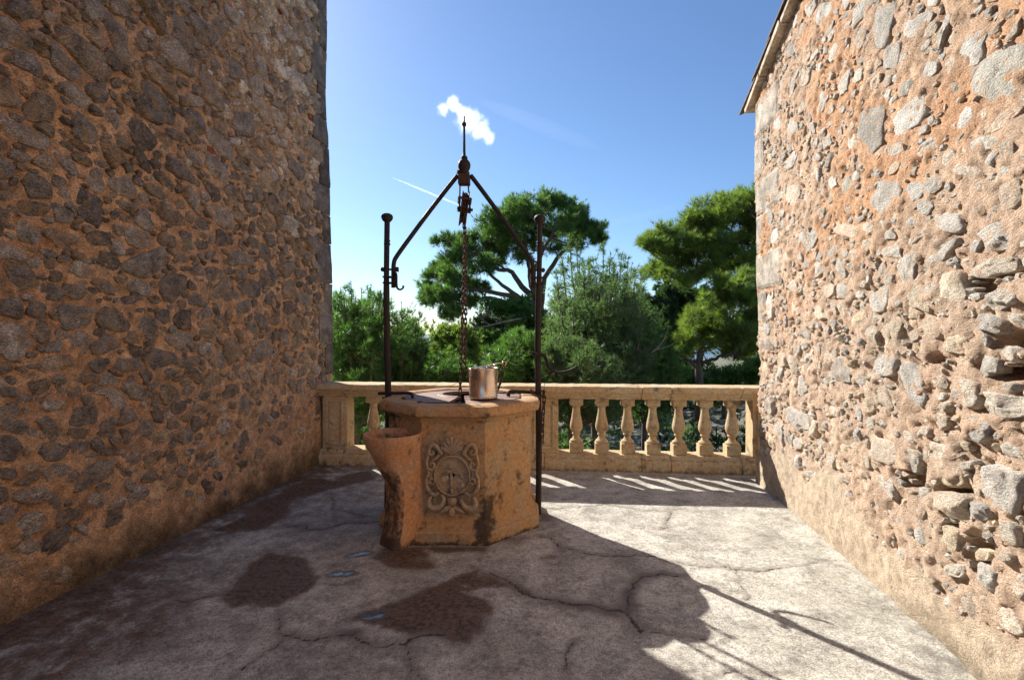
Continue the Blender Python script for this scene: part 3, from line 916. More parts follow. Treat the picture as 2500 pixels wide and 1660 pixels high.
# verge course and roof tiles along the sloping top
sl = math.atan(.385)
us = np.array([RW.u[0] * math.cos(sl), RW.u[1] * math.cos(sl), -math.sin(sl)])       # down the slope
ns = np.array([RW.u[0] * math.sin(sl), RW.u[1] * math.sin(sl), math.cos(sl)])
axr = np.stack([us, -RW.n, ns], 1)                                                      # along slope, into building, up
eave = RW.P(RW_END, r_top(RW_END), 0.0)
rngv = np.random.default_rng(8)
t = .20
i = 0
while t > -5.5:
    ln = rngv.uniform(.42, .62)
    mb = MB().box((t - ln + .008, -.055 - rngv.uniform(0, .02), .0), (t, .35, .062 + rngv.uniform(-.010, .010)), (axr, eave))
    mb.build('verge_slab', M['quoin'], rw_root, RW.O, bevel=.008, col=(.60, .50, .38))
    t -= ln; i += 1
t = .34
for k in range(12):
    v = []; f = []
    nseg = 8
    for e, tt, lift in ((0, t, .030), (1, t - .55, -.022)):
        for lay in (0, 1):
            for j in range(nseg + 1):
                th = math.pi * j / nseg
                yy = -.085 + .26 * j / nseg
                zz = .078 + .045 * math.sin(th) + lift + .012 * math.sin(k * 2.7) + lay * .016 - (.0 if j else 0)
                v.append((tt, yy, zz))
    v = np.array(v) @ axr.T + eave
    n1 = nseg + 1
    for j in range(nseg):
        f += [(j, j + 1, 2 * n1 + j + 1, 2 * n1 + j), (n1 + j, 3 * n1 + j, 3 * n1 + j + 1, n1 + j + 1), (j, n1 + j, n1 + j + 1, j + 1), (2 * n1 + j, 2 * n1 + j + 1, 3 * n1 + j + 1, 3 * n1 + j)]
    f += [(0, 2 * n1, 3 * n1, n1), (nseg, n1 + nseg, 3 * n1 + nseg, 2 * n1 + nseg)]
    mesh_obj('roof_tile', v, f, M['tile'], rw_root, RW.O)
    t -= .46
MB().box((-6, .17, .075), (.26, 3.4, .11), (axr, eave)).build('roof', M['tile'], rw_root, RW.O)


# ================================================================== BALUSTRADE
BL = np.array([-2.02, 5.98]); BR = np.array([2.615, 5.57])
bdir = (BR - BL) / np.linalg.norm(BR - BL); bnor = np.array([bdir[1], -bdir[0]])   # bnor towards the viewer
if bnor[1] > 0: bnor = -bnor
def B(s, d, z):
    """s along the balustrade from BL, d depth behind its front line"""
    p = BL + bdir * s - bnor * d
    return np.array([p[0], p[1], z])
BAX = (np.stack([np.append(bdir, 0), np.append(-bnor, 0), np.array([0, 0, 1.0])], 1), np.append(BL, 0))
def s_at(px):
    """distance along the balustrade's mid plane under a photo column"""
    k = (px - CX) / F
    p0 = BL - bnor * .16
    return (k * p0[1] - p0[0]) / (bdir[0] - k * bdir[1])
bal = thing('stone_balustrade', B(2.3, .16, 0), 'weathered sandstone balustrade closing the far end of the terrace', 'balustrade')
BO = np.array(bal.location)
S_END = s_at(1850) + .5
joints = [-.42, s_at(850), s_at(1110), s_at(1330), s_at(1562), s_at(1632), s_at(1800), S_END]
def moulded(prof, s0, s1, name, mat, parent, seed):
    """straight moulding: prof = list of (depth, z), closed"""
    rng = np.random.default_rng(seed)
    n = max(2, int((s1 - s0) / .05)); S = np.linspace(s0, s1, n)
    V = []; k = len(prof)
    for s in S:
        for d, z in prof:
            V.append(B(s, d + rng.normal(0, .0016), z + rng.normal(0, .0013)))
    f = []
    for i in range(n - 1):
        for j in range(k):
            q = (j + 1) % k
            f.append((i * k + j, (i + 1) * k + j, (i + 1) * k + q, i * k + q))
    f.append(tuple(range(k))); f.append(tuple((n - 1) * k + j for j in range(k - 1, -1, -1)))
    V = np.array(V); dd = (V[:, :2] - BL) @ (-bnor)
    gr = .62 * sstep(.10, .0, V[:, 2]) * (V[:, 2] < .3) + .5 * np.exp(-((V[:, 2] - .135) / .02) ** 2) + .5 * sstep(.86, .80, V[:, 2]) * (V[:, 2] > .7)  # plinth grime, and a darker band along the coping underside
    o = mesh_obj(name, V, f, mat, parent, BO, attrs={'grime_shade': gr})
    m = o.modifiers.new('bevel', 'BEVEL'); m.width = .006; m.segments = 2; m.limit_method = 'ANGLE'; m.angle_limit = R(50)
    return o
plinth = [(.00, 0), (.00, .105), (.012, .118), (.018, .135), (.045, .150), (.05, .18), (.29, .18), (.30, .15), (.32, .105), (.32, -.02), (.0, -.02)]
coping = [(.045, .80), (.045, .825), (.03, .838), (.018, .862), (-.012, .880), (-.02, .895), (-.02, .938), (-.008, .947), (.33, .947), (.34, .935), (.34, .89), (.29, .85), (.28, .80)]
for i in range(len(joints) - 1):
    moulded(plinth, joints[i] + .002, joints[i + 1] - .002, 'plinth_stone', M['balu'], bal, 20 + i)
    moulded(coping, joints[i] + .002, joints[i + 1] - .002, 'coping_stone', M['balu'], bal, 40 + i)
def pedestal(s0, s1):
    mb = MB().box((s0, .055, .181), (s1, .275, .799), BAX)
    o = mb.build('pedestal', M['balu'], bal, BO, bevel=.006)
    w_ = s1 - s0
    fr = MB()
    a0, a1, z0, z1, t = s0 + .045, s1 - .045, .235, .755, .022
    for lo, hi in (((a0, .036, z0), (a0 + t, .054, z1)), ((a1 - t, .036, z0), (a1, .054, z1)), ((a0 + t, .036, z0), (a1 - t, .054, z0 + t)), ((a0 + t, .036, z1 - t), (a1 - t, .054, z1))):
        fr.box(lo, hi, BAX)
    fr.build('panel_moulding', M['balu'], o, BO, bevel=.003)
    inn = MB().box((a0 + .045, .044, z0 + .045), (a1 - .045, .0545, z1 - .045), BAX)
    inn.build('raised_panel', M['balu'], o, BO, bevel=.003)
    return o
pedestal(s_at(797), s_at(856))
pedestal(s_at(1294), s_at(1363))
pedestal(s_at(1829), s_at(1829) + .42)
# balusters
def square_ring(r, z): return [(-r, -r, z), (r, -r, z), (r, r, z), (-r, r, z)]
def baluster_mesh():
    mb = MB()
    q = .076
    mb.box((-q, -q, 0), (q, q, .115))                      # foot block
    prof = [(.080, .115), (.082, .130), (.074, .143), (.060, .150), (.047, .165), (.041, .185), (.042, .197), (.054, .203), (.057, .211), (.052, .219), (.046, .224),
            (.058, .236), (.071, .256), (.079, .282), (.080, .305), (.076, .335), (.067, .375), (.057, .420), (.049, .465), (.046, .500), (.049, .515), (.062, .528), (.073, .540)]
    prof = [(r_ * .9, z_) for r_, z_ in prof]
    mb.lathe(prof, (0, 0, 0), 20)
    mb.box((-.074, -.074, .540), (.074, .074, .6185))           # cap block
    me_o = mb.build('baluster', M['balu'], None, (0, 0, 0))
    return me_o
bm0 = baluster_mesh()
for p in bm0.data.polygons:
    zc = sum(bm0.data.vertices[i].co.z for i in p.vertices) / len(p.vertices)
    p.use_smooth = .117 < zc < .538
m_ = bm0.modifiers.new('bevel', 'BEVEL'); m_.width = .006; m_.segments = 2; m_.limit_method = 'ANGLE'; m_.angle_limit = R(60)
first = True
ang = math.atan2(bdir[1], bdir[0])
for k, px in enumerate([912, 976, 1040, 1103, 1167, 1230, 1407, 1469, 1532, 1593.5, 1657, 1721, 1787]):
    o = bm0 if first else bm0.copy()
    if not first: COL.objects.link(o)
    first = False
    o.parent = bal
    p = B(s_at(px), .165, .1805) - BO
    o.location = p
    o.rotation_euler = (0, 0, ang + R((k * 37 % 7 - 3) * .5))


# ================================================================== WELL
wx, wy = WELL
well = thing('stone_well', (wx, wy, 0), 'octagonal ochre sandstone well head with carved coat of arms on its front', 'well')
WO = np.array([wx, wy, 0.0])
ROT8 = R(22.5) - R(1.5)
def octo(prof, name, seed, rough=.006, sub=8, parent=well, mat='well', zsub=.03, grime_shade=None):
    """octagonal moulding resampled so that its faces can be worn; prof = (apothem, z)"""
    P = [prof[0]]
    for a, b in zip(prof[:-1], prof[1:]):
        n = max(1, int(math.hypot(b[0] - a[0], b[1] - a[1]) / zsub))
        for i in range(1, n + 1):
            P.append((a[0] + (b[0] - a[0]) * i / n, a[1] + (b[1] - a[1]) * i / n))
    th = []
    rad = []
    for k in range(8):
        t0 = k * math.pi / 4 + ROT8; t1 = t0 + math.pi / 4
        c0 = np.array([math.cos(t0), math.sin(t0)]); c1 = np.array([math.cos(t1), math.sin(t1)])
        for s in np.linspace(0, 1, sub, endpoint=False):
            q = (c0 * (1 - s) + c1 * s) / math.cos(math.pi / 8)
            th.append(q)
    Q = np.array(th)
    n = len(Q); m = len(P)
    V = np.zeros((m, n, 3))
    for i, (a, z) in enumerate(P):
        V[i, :, :2] = Q * a; V[i, :, 2] = z
    V = V.reshape(-1, 3)
    # worn corners and surface
    rr = np.hypot(V[:, 0], V[:, 1])
    dirn = V[:, :2] / (rr[:, None] + 1e-9)
    nz = fbm3(V + seed, 9, seed, 3) - .5
    nz2 = fbm3(V + seed, 30, seed + 5, 2) - .5
    V[:, :2] += dirn * (nz * rough * 3 + nz2 * rough * 1.2)[:, None]
    cor = np.zeros(n); cor[::sub] = 1
    cor = np.tile(cor, m)
    V[:, :2] -= dirn * (cor * rough * .4)[:, None]
    idx = np.arange(m * n).reshape(m, n)
    nxt = np.roll(idx, -1, axis=1)
    f = [tuple(x) for x in np.stack([idx[:-1], nxt[:-1], nxt[1:], idx[1:]], -1).reshape(-1, 4)]
    return mesh_obj(name, V + WO, f, M[mat], parent, WO, smooth=False, attrs={'grime_shade': grime_shade(V + WO) if grime_shade else np.zeros(len(V))})
def g_drum(V):
    g = .30 * sstep(.78, .88, V[:, 2]) + .25 * sstep(.30, .16, V[:, 2])  # shade beneath the cornice painted as a dark band; grime at the foot
    d = np.hypot((V[:, 0] + .19) / .10, (V[:, 2] - .24) / .17)
    g = np.maximum(g, .85 * sstep(1.2, .3, d))
    d = np.hypot((V[:, 0] + .10) / .06, (V[:, 2] - .40) / .22)
    g = np.maximum(g, .5 * sstep(1.2, .3, d))
    d = np.abs(np.hypot((V[:, 0] + .424) / .20, (V[:, 2] - .49) / .315) - 1)
    g = np.maximum(g, .42 * sstep(.22, .0, d) * (V[:, 1] < 3.9))  # grime halo that also paints crevice shade around the crest
    return np.maximum(g, .6 * sstep(-.70, -.95, V[:, 0]))  # left side of the drum darkened
def g_base(V):
    return np.maximum(.75 * sstep(.07, .0, V[:, 2]), .8 * sstep(1.2, .4, np.hypot((V[:, 0] + .20) / .12, (V[:, 2] - .12) / .16)))
def g_rim(V):
    return .45 * sstep(.93, .89, V[:, 2]) + .35 * sstep(-.75, -1.0, V[:, 0])  # darker on the underside and towards the left end
octo([(.645, -.03), (.642, .085), (.630, .098), (.612, .104), (.606, .125), (.590, .140), (.588, .152), (.576, .165)], 'base_moulding', 1, .007, grime_shade=g_base)
octo([(.577, .155), (.572, .86), (.574, .885)], 'drum', 2, .003, grime_shade=g_drum)
octo([(.560, .883), (.585, .884), (.586, .894), (.590, .902), (.600, .918), (.622, .930), (.640, .934), (.645, .944), (.646, .985), (.634, 1.006), (.606, 1.014), (.57, 1.017), (.515, 1.018), (.50, 1.012), (.497, .97)], 'rim', 3, .010, 10, zsub=.014, grime_shade=g_rim)
# round lid plate with hole and slot
def lid():
    HC = np.array([-.01, .17]); HR = .185; RL = .49
    n = 96
    V = []; f = []
    zt, zb = 1.006, .985
    # polar grid around the hole centre, outwards to the lid edge
    th = np.linspace(0, 2 * math.pi, n, endpoint=False)
    slot = np.abs((th - (-math.pi / 2) + math.pi) % (2 * math.pi) - math.pi)
    rings = [0, .12, .14, .5, 1.0]
    for z in (zt, zb):
        for rk, s in enumerate(rings):
            for t in th:
                d = np.array([math.cos(t), math.sin(t)])
                bq = HC.dot(d); cq = HC.dot(HC) - RL * RL
                far = -bq + math.sqrt(bq * bq - cq)
                r = HR + (far - HR) * s
                p = HC + d * r
                V.append((p[0], p[1], z + (.006 if (z == zt and s in (0, .12)) else 0)))
    R5 = len(rings)
    def I(l, k, j): return l * R5 * n + k * n + j % n
    half = .14
    for j in range(n):
        t = th[j] + math.pi / n
        sl_ = abs((t + math.pi / 2 + math.pi) % (2 * math.pi) - math.pi) < half
        if sl_: continue
        for k in range(R5 - 1):
            f.append((I(0, k, j), I(0, k + 1, j), I(0, k + 1, j + 1), I(0, k, j + 1)))
            f.append((I(1, k, j + 1), I(1, k + 1, j + 1), I(1, k + 1, j), I(1, k, j)))
        f.append((I(0, 0, j + 1), I(1, 0, j + 1), I(1, 0, j), I(0, 0, j)))
        f.append((I(0, R5 - 1, j), I(1, R5 - 1, j), I(1, R5 - 1, j + 1), I(0, R5 - 1, j + 1)))
        for jj, sgn in ((j, 1), (j + 1, -1)):
            t2 = th[j % n] + math.pi / n + (-sgn) * 2 * math.pi / n
            if abs((t2 + math.pi / 2 + math.pi) % (2 * math.pi) - math.pi) < half:
                for k in range(R5 - 1):
                    g = (I(0, k, jj), I(0, k + 1, jj), I(1, k + 1, jj), I(1, k, jj))
                    f.append(g if sgn > 0 else g[::-1])
    o = mesh_obj('lid', np.array(V) + WO, f, M['lid'], well, WO)
    # radial seams and outer ring as thin raised bands
    mb = MB()
    prof = [(.478, 1.004), (.478, 1.012), (.492, 1.012), (.492, 1.004)]
    mb.lathe(prof + [prof[0]], WO, 72, cap=False)
    mb.build('lid_ring', M['lid'], o, WO)
    for a_ in (20, 32):
        d = np.array([math.cos(R(a_)), math.sin(R(a_))])
        p0 = WO[:2] + HC + d * .22; p1 = WO[:2] + d * .47
        MB().tube([(*p0, 1.008), (*p1, 1.008)], .005, 6).build('seam_bar', M['rust'], o, WO)
    bar = MB().box((-.30, -.475, 1.004), (.03, -.452, 1.020), (np.eye(3), WO))
    bar.box((-.30, -.485, 1.004), (-.27, -.445, 1.026), (np.eye(3), WO))
    bar.build('hasp_bar', M['iron'], o, WO, bevel=.003)
lid()
MB().lathe([(.49, .10), (.49, .985)], WO, 48, cap=False).build('shaft_lining', M['black'], well, WO)
MB().lathe([(.0, .10), (.49, .10)], WO, 48, cap=False).build('shaft_bottom', M['black'], well, WO)

# ---- coat of arms on the front face
fn = np.array([math.sin(R(-1.5)), -math.cos(R(-1.5)), 0]); fr_ = np.array([math.cos(R(-1.5)), math.sin(R(-1.5)), 0])
face_c = WO + fn * .570
def cpos(x, y, c=0.0):
    """carving coordinates: x,y read off an enlarged crop, c height above the face"""
    u = (x - 620) * .000543 - .004; v = .500 - (y - 790) * .000543
    return face_c + fr_ * u + fn * c + np.array([0, 0, v])
crest_bm = MB()
# ground slab: oval cushion
def oval(rx, ry, prof, n=40, cx=620, cy=790):
    V = []; f = []
    for s, c in prof:
        for j in range(n):
            t = 2 * math.pi * j / n
            V.append(cpos(cx + rx * s * math.cos(t), cy + ry * s * math.sin(t), c))
    for i in range(len(prof) - 1):
        for j in range(n):
            q = (j + 1) % n
            f.append((i * n + j, (i + 1) * n + j, (i + 1) * n + q, i * n + q))
    f.append(tuple((len(prof) - 1) * n + j for j in range(n)))
    return V, f
V, f = oval(262, 300, [(1.0, -.01), (1.0, .018), (.97, .026), (.93, .028), (.90, .024), (.88, .019), (.5, .024), (.12, .026)])
crest = mesh_obj('coat_of_arms', np.array(V), f, M['crest'], well, WO, smooth=True)
def relief(name, pts, rads, lift=.012, n=22, sides=8, mat='crest', flat=.75):
    path = spline([cpos(x, y, lift * 1.35 + .006) for x, y in pts], n)
    rr = np.interp(np.linspace(0, 1, n), np.linspace(0, 1, len(rads)), rads) * .000543
    v, f_ = tube(path, rr, sides)
    return mesh_obj(name, v, f_, M[mat], crest, WO, smooth=True)
relief('oval_moulding', [(620 + 238 * math.cos(t), 790 + 263 * math.sin(t)) for t in np.linspace(0, 2 * math.pi, 25)], [15], .026, 48)
# shell
for k, a_ in enumerate(np.linspace(-68, 68, 7)):
    l = 215 - 20 * abs(a_) / 68
    x1, y1 = 612 + math.sin(R(a_)) * l * .82, 490 - math.cos(R(a_)) * l * 1.08
    xm, ym = 612 + math.sin(R(a_)) * l * .42, 490 - math.cos(R(a_)) * l * .62
    relief('shell_rib', [(612, 505), (xm, ym), (x1, y1)], [10, 24, 33, 22], .020 + .006 * math.cos(R(a_)), 10)
V, f = oval(165, 130, [(1.0, -.01), (1.0, .012), (.8, .02), (.2, .022)], 24, 612, 420)
mesh_obj('shell_back', np.array(V), f, M['crest'], crest, WO, smooth=True)
def both(pts, rads, name='scroll', lift=.02):
    relief(name, pts, rads, lift)
    relief(name, [(1240 - x, y) for x, y in pts], rads, lift)
both([(480,500),(440,440),(385,375),(330,385),(300,440),(318,500),(360,500),(365,465),(338,455)], [26, 30, 32, 26, 18, 12], lift=.024)
both([(430,470),(470,500),(440,520),(400,560),(350,590)], [20, 26, 22, 16], lift=.02)
both([(302,470),(282,560),(272,640),(292,700),(345,712),(380,670),(362,622),(328,625),(322,655),(345,662)], [18, 24, 26, 24, 20, 12], lift=.022)
both([(288,690),(300,750),(285,815)], [30, 24, 30], 'scroll_band')
both([(330,690),(340,750),(330,830)], [18, 16, 18], 'scroll_band')
both([(270,800),(268,890),(282,970),(335,1035),(395,1055),(440,1010)], [20, 26, 30, 36, 28, 14], lift=.02)
both([(300,905),(318,848),(355,832),(382,868),(362,908),(332,900),(335,872)], [20, 20, 18, 14, 10], lift=.02)
both([(345,1060),(310,1120),(305,1185),(350,1232),(425,1225),(485,1175),(505,1110),(480,1050)], [14, 30, 42, 46, 40, 30, 22], lift=.022)
both([(372,1060),(380,1110),(385,1150)], [12, 12, 8], 'scroll_tip', .018)
relief('pendant_cup', [(620, 1090), (620, 1130), (620, 1180), (620, 1215)], [50, 78, 62, 30], .012, 12)
both([(600,1205),(540,1245),(480,1275),(450,1270)], [34, 44, 34, 12], 'pendant_leaf', .016)
relief('pendant_leaf', [(615, 1215), (615, 1270), (605, 1320), (605, 1350)], [36, 52, 44, 18], .018, 12)
relief('pendant_leaf', [(690, 1240), (730, 1290), (770, 1300)], [26, 30, 10], .016, 10)
# palm on the shield
relief('palm_trunk', [(605, 735), (612, 830), (608, 930), (615, 1030)], [14, 20, 20, 26], .024, 12)
for pts in ([(608,745),(570,720),(520,745),(490,800)], [(608,745),(560,745),(540,790)], [(610,745),(650,715),(710,735),(745,800),(790,850)], [(610,745),(665,750),(700,800)], [(610,740),(600,690),(560,670)], [(610,740),(640,690),(690,680)], [(612,742),(740,760),(770,810)]):
    relief('palm_frond', pts, [10, 15, 13, 6], .025, 10, 6)
for (x, y, rx_, ry_) in ((520, 835, 62, 50), (755, 940, 55, 48)):
    rg = np.random.default_rng(int(x))
    V, f = oval(rx_, ry_, [(1, .015), (.85, .031), (.4, .034)], 11, x, y)
    V = np.array(V) + rg.normal(0, .0025, (len(V), 3))
    mesh_obj('carved_patch', V, f, M['balu'], crest, WO)

# ================================================================== BASIN beside the well
bas_c = np.array([-.66, 3.80, 0.0])
bn = np.array([-.7071, -.7071, 0]); bt = np.array([-.7071, .7071, 0])
basin = thing('stone_basin', bas_c + bn * .12 + bt * .1, 'orange sandstone drinking basin on a curved bracket foot, left of the well', 'basin')
BSO = np.array(basin.location)
nA = 48
thA = np.arange(nA) * 2 * math.pi / nA
def section(z):
    """outline in (n, t): a blocky foot that opens into a round bowl"""
    p = np.interp(z, [0, .03, .07, .16, .28, .36, .44, .52, .60], [.25, .245, .232, .210, .198, .196, .205, .222, .232])
    w_ = float(sstep(.40, .80, np.array(z)))
    cs, sn = np.cos(thA), np.sin(thA)
    k_ = 1 / (np.abs(cs) ** 9 + np.abs(sn) ** 9) ** (1 / 9)
    rect = np.stack([(p - .05) / 2 + (p + .05) / 2 * k_ * cs, .1075 + .1075 * k_ * sn], 1)
    rb = np.interp(z, [.40, .80], [.150, .217])
    circ = np.stack([.172 + rb * cs, .136 + rb * sn], 1)
    return rect * (1 - w_) + circ * w_
rows = []; gr_ = []
for z in np.concatenate([np.linspace(-.01, .76, 40), [.785, .80]]):
    q = section(max(z, 0))
    rows.append([bas_c + bn * a_ + bt * b_ + np.array([0, 0, z]) for a_, b_ in q])
    front = np.cos(thA) > .6
    gr_.append(np.where(front | (np.sin(thA) > .75), .62, 0.0) * (1 - float(sstep(.5, .68, np.array(z)))) + .7 * float(sstep(.09, .0, np.array(z))))  # darkened faces: overflow stain plus painted side shade, grime at the foot
bcn = bas_c + bn * .172 + bt * .136
for r_, z, g_ in ((.215, .810, 0), (.205, .815, 0), (.190, .807, .1), (.172, .770, .5), (.150, .72, .8), (.11, .67, .9), (.0, .65, .9)):  # last value darkens the hollow with depth, painting in its shade
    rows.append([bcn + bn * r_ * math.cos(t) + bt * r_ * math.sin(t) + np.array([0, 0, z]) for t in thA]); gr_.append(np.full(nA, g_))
V = np.array([p for r_ in rows for p in r_])
nzz = fbm3(V, 9, 77, 3) - .5
ctr = np.array([bcn[0], bcn[1], 0]); dv = (V - ctr) * np.array([1, 1, 0])
V = V + dv * (nzz[:, None] * .07) + np.array([0, 0, 1]) * (nzz * .010)[:, None] * (V[:, 2:3] > .7)
f = []
for i in range(len(rows) - 1):
    for j in range(nA):
        q = (j + 1) % nA
        f.append((i * nA + j, i * nA + q, (i + 1) * nA + q, (i + 1) * nA + j))
nf = 42
o = mesh_obj('foot', V[:30 * nA], [g for g in f if max(g) < 30 * nA], M['basin'], basin, BSO, smooth=True, attrs={'grime_shade': np.concatenate(gr_)[:30 * nA]})
f2 = [tuple(x - 29 * nA for x in g) for g in f if min(g) >= 29 * nA]
mesh_obj('bowl', V[29 * nA:], f2, M['basin'], basin, BSO, smooth=True, attrs={'grime_shade': np.concatenate(gr_)[29 * nA:]})


# ================================================================== IRON FRAME
frame = thing('iron_well_frame', (wx, wy, 0), 'rusty wrought iron pulley frame standing astride the well', 'frame')
FO = np.array([wx, wy, 0.0])
PL = np.array([-1.052, 4.345, 0]); PR = np.array([.223, 4.395, 0])
AP = np.array([-.408, 4.37, 2.86])
rngp = np.random.default_rng(9)
def post(base, lean):
    pts = [base + np.array([lean[0] * z + .006 * math.sin(z * 3.1 + base[0]), lean[1] * z, z]) for z in np.linspace(-.03, 2.49, 22)]
    rad = [.027 if z < 2.0 else .0235 for z in np.linspace(-.03, 2.49, 22)]
    o = MB().tube(pts, rad, 8, phase=R(22.5)).build('post', M['iron'], frame, FO)
    top = np.array(pts[-1])
    kp = [(.0, -.005), (.026, -.002), (.041, .012), (.049, .030), (.050, .042), (.043, .058), (.026, .068), (.0, .071)]
    mbk = MB().lathe(kp, top, 20, cap=False); mbk.build('knob', M['iron'], o, FO, smooth=True)
    nk = MB().lathe([(.021, -.20), (.028, -.195), (.028, -.185), (.021, -.18), (.021, -.172), (.027, -.168), (.027, -.16), (.021, -.155)], top, 14); nk.build('neck_ring', M['iron'], o, FO, smooth=True)
    return o, np.array(pts)
poL, ptsL = post(PL, (-.004, 0)); poR, ptsR = post(PR, (.004, 0))
def arm(side):
    base = PL if side < 0 else PR
    inx = -side
    x0 = base[0] + inx * .046
    y0 = base[1]
    pts = [(x0, y0, 1.93), (x0, y0, 2.06), (x0 + inx * .004, y0, 2.14), (x0 + inx * .03, y0, 2.20)]
    tip = AP + np.array([side * .055, 0, .03])
    p3 = np.array(pts[-1])
    for t in (.25, .5, .75, .93): pts.append(tuple(p3 * (1 - t) + (tip + np.array([0, 0, .0])) * t + np.array([0, 0, .012 * math.sin(t * 3.1)])))
    pts.append(tuple(tip))
    o = MB().tube(spline(pts, 30), .0195, 8).build('arm', M['iron'], frame, FO, smooth=True)
    for zb in (2.085,):
        MB().tube([(base[0] - inx * .062, y0, zb), (base[0] + inx * .088, y0, zb)], .009, 8).build('bolt', M['iron'], o, FO)
        MB().box((-.011, -.02, -.02), (.011, .02, .02), (np.eye(3), np.array([base[0] + inx * .078, y0, zb]))).build('bolt_nut', M['iron'], o, FO, bevel=.004)
        MB().box((-.011, -.018, -.018), (.011, .018, .018), (np.eye(3), np.array([base[0] - inx * .045, y0, zb]))).build('bolt_nut', M['iron'], o, FO, bevel=.004)
    for zc in (1.97, 2.02):
        MB().tube([(base[0] - inx * .034, y0 - .03, zc), (base[0] + inx * .068, y0 - .03, zc), (base[0] + inx * .068, y0 + .03, zc), (base[0] - inx * .034, y0 + .03, zc), (base[0] - inx * .034, y0 - .03, zc)], .008, 6).build('clamp_strap', M['iron'], o, FO)
    return o
arm(-1); arm(1)
# collar and finial
col = MB().box((-.050, -.045, -.052), (.050, .045, .040), (np.eye(3), AP)).build('collar', M['rust'], frame, FO, bevel=.008)
MB().tube([AP + np.array([-.062, -.02, .055]), AP + np.array([.04, .02, .05])], .017, 8).build('collar_bolt', M['iron'], col, FO)
fin = MB().lathe([(.035, .035), (.046, .05), (.036, .062), (.042, .072), (.052, .095), (.055, .115), (.050, .14), (.036, .158), (.028, .166), (.030, .175), (.026, .19), (.014, .196), (.0115, .24), (.0095, .42), (.0085, .445), (.018, .452), (.021, .467), (.017, .48), (.008, .486), (.0075, .535), (.0, .537)], AP, 20, cap=False).build('finial', M['iron'], frame, FO, smooth=True)
# hooks
def hook(name, pts, rad, parent, n=26):
    return MB().tube(spline(pts, n), np.interp(np.linspace(0, 1, n), np.linspace(0, 1, len(rad)), rad), 7).build(name, M['iron'], parent, FO, smooth=True)
hook('hook', [(.175, 4.37, 1.385), (.19, 4.36, 1.365), (.235, 4.36, 1.36), (.275, 4.36, 1.355), (.295, 4.355, 1.31), (.315, 4.34, 1.255), (.375, 4.32, 1.215), (.45, 4.30, 1.222), (.515, 4.28, 1.25), (.545, 4.27, 1.272)], [.017, .014, .014, .014, .012, .011, .009], poR, 40)
hook('hook', [(-1.0, 4.32, 2.06), (-.975, 4.31, 2.04), (-.972, 4.31, 1.96), (-.962, 4.31, 1.92), (-.935, 4.31, 1.912), (-.915, 4.31, 1.93), (-.918, 4.31, 1.945)], [.012, .011, .009, .008, .010], poL)
# straps from the posts on to the rim
hook('rim_strap', [(-1.13, 4.33, 1.035), (-1.05, 4.32, 1.038), (-.93, 4.30, 1.042), (-.86, 4.28, 1.045), (-.835, 4.27, 1.035), (-.825, 4.26, 1.01)], [.014, .014, .013, .013], poL)
hook('rim_strap', [(.235, 4.40, 1.03), (.14, 4.39, 1.04), (.06, 4.38, 1.045), (.0, 4.37, 1.048), (-.025, 4.365, 1.04), (-.035, 4.36, 1.01)], [.016, .016, .018, .018], poR)

# ================================================================== PULLEY
PY = AP + np.array([.0, 0, -.255])
pul = thing('pulley', AP + np.array([0, 0, -.05]), 'rusty iron pulley wheel hanging from the apex of the well frame', 'pulley')
PUO = np.array(pul.location)
tl = R(7)
def wheel_ax(v):
    """wheel axle is the local x axis, slightly tilted"""
    Ry = np.array([[math.cos(tl), 0, math.sin(tl)], [0, 1, 0], [-math.sin(tl), 0, math.cos(tl)]])
    Rz = np.array([[math.cos(.12), -math.sin(.12), 0], [math.sin(.12), math.cos(.12), 0], [0, 0, 1]])
    return np.asarray(v) @ (Rz @ Ry).T + PY
prof = [(.0, -.016), (.148, -.031), (.150, -.026), (.118, -.008), (.116, .008), (.150, .026), (.148, .031), (.0, .016)]
n = 36; V = []
for r_, x in prof:
    for j in range(n):
        t = 2 * math.pi * j / n
        V.append((x, r_ * math.cos(t), r_ * math.sin(t)))
f = []
for i in range(len(prof) - 1):
    for j in range(n):
        q = (j + 1) % n
        f.append((i * n + j, i * n + q, (i + 1) * n + q, (i + 1) * n + j))
mesh_obj('sheave', wheel_ax(V), f, M['rust'], pul, PUO)
MB().tube([wheel_ax([(-.06, 0, 0)])[0], wheel_ax([(.075, 0, 0)])[0]], .012, 10).build('axle', M['iron'], pul, PUO)
for sx in (-1, 1):
    MB().tube(spline([AP + np.array([sx * .036, 0, -.04]), AP + np.array([sx * .038, 0, -.14]), wheel_ax([(sx * .044, 0, .03)])[0], wheel_ax([(sx * .044, 0, -.03)])[0]], 12), [.0065] * 8 + [.010, .014, .016, .016], 6).build('hanger_rod', M['iron'], pul, PUO)
bs = MB()
for a_, b_ in (((-.052, -.10, .04), (.046, -.10, .04)), ):
    bs.tube([wheel_ax([(-.05, .02, .05)])[0], wheel_ax([(-.05, -.152, .05)])[0], wheel_ax([(.042, -.155, .05)])[0], wheel_ax([(.042, .02, .05)])[0]], .014, 6)
bs.build('guard_strap', M['rust'], pul, PUO)

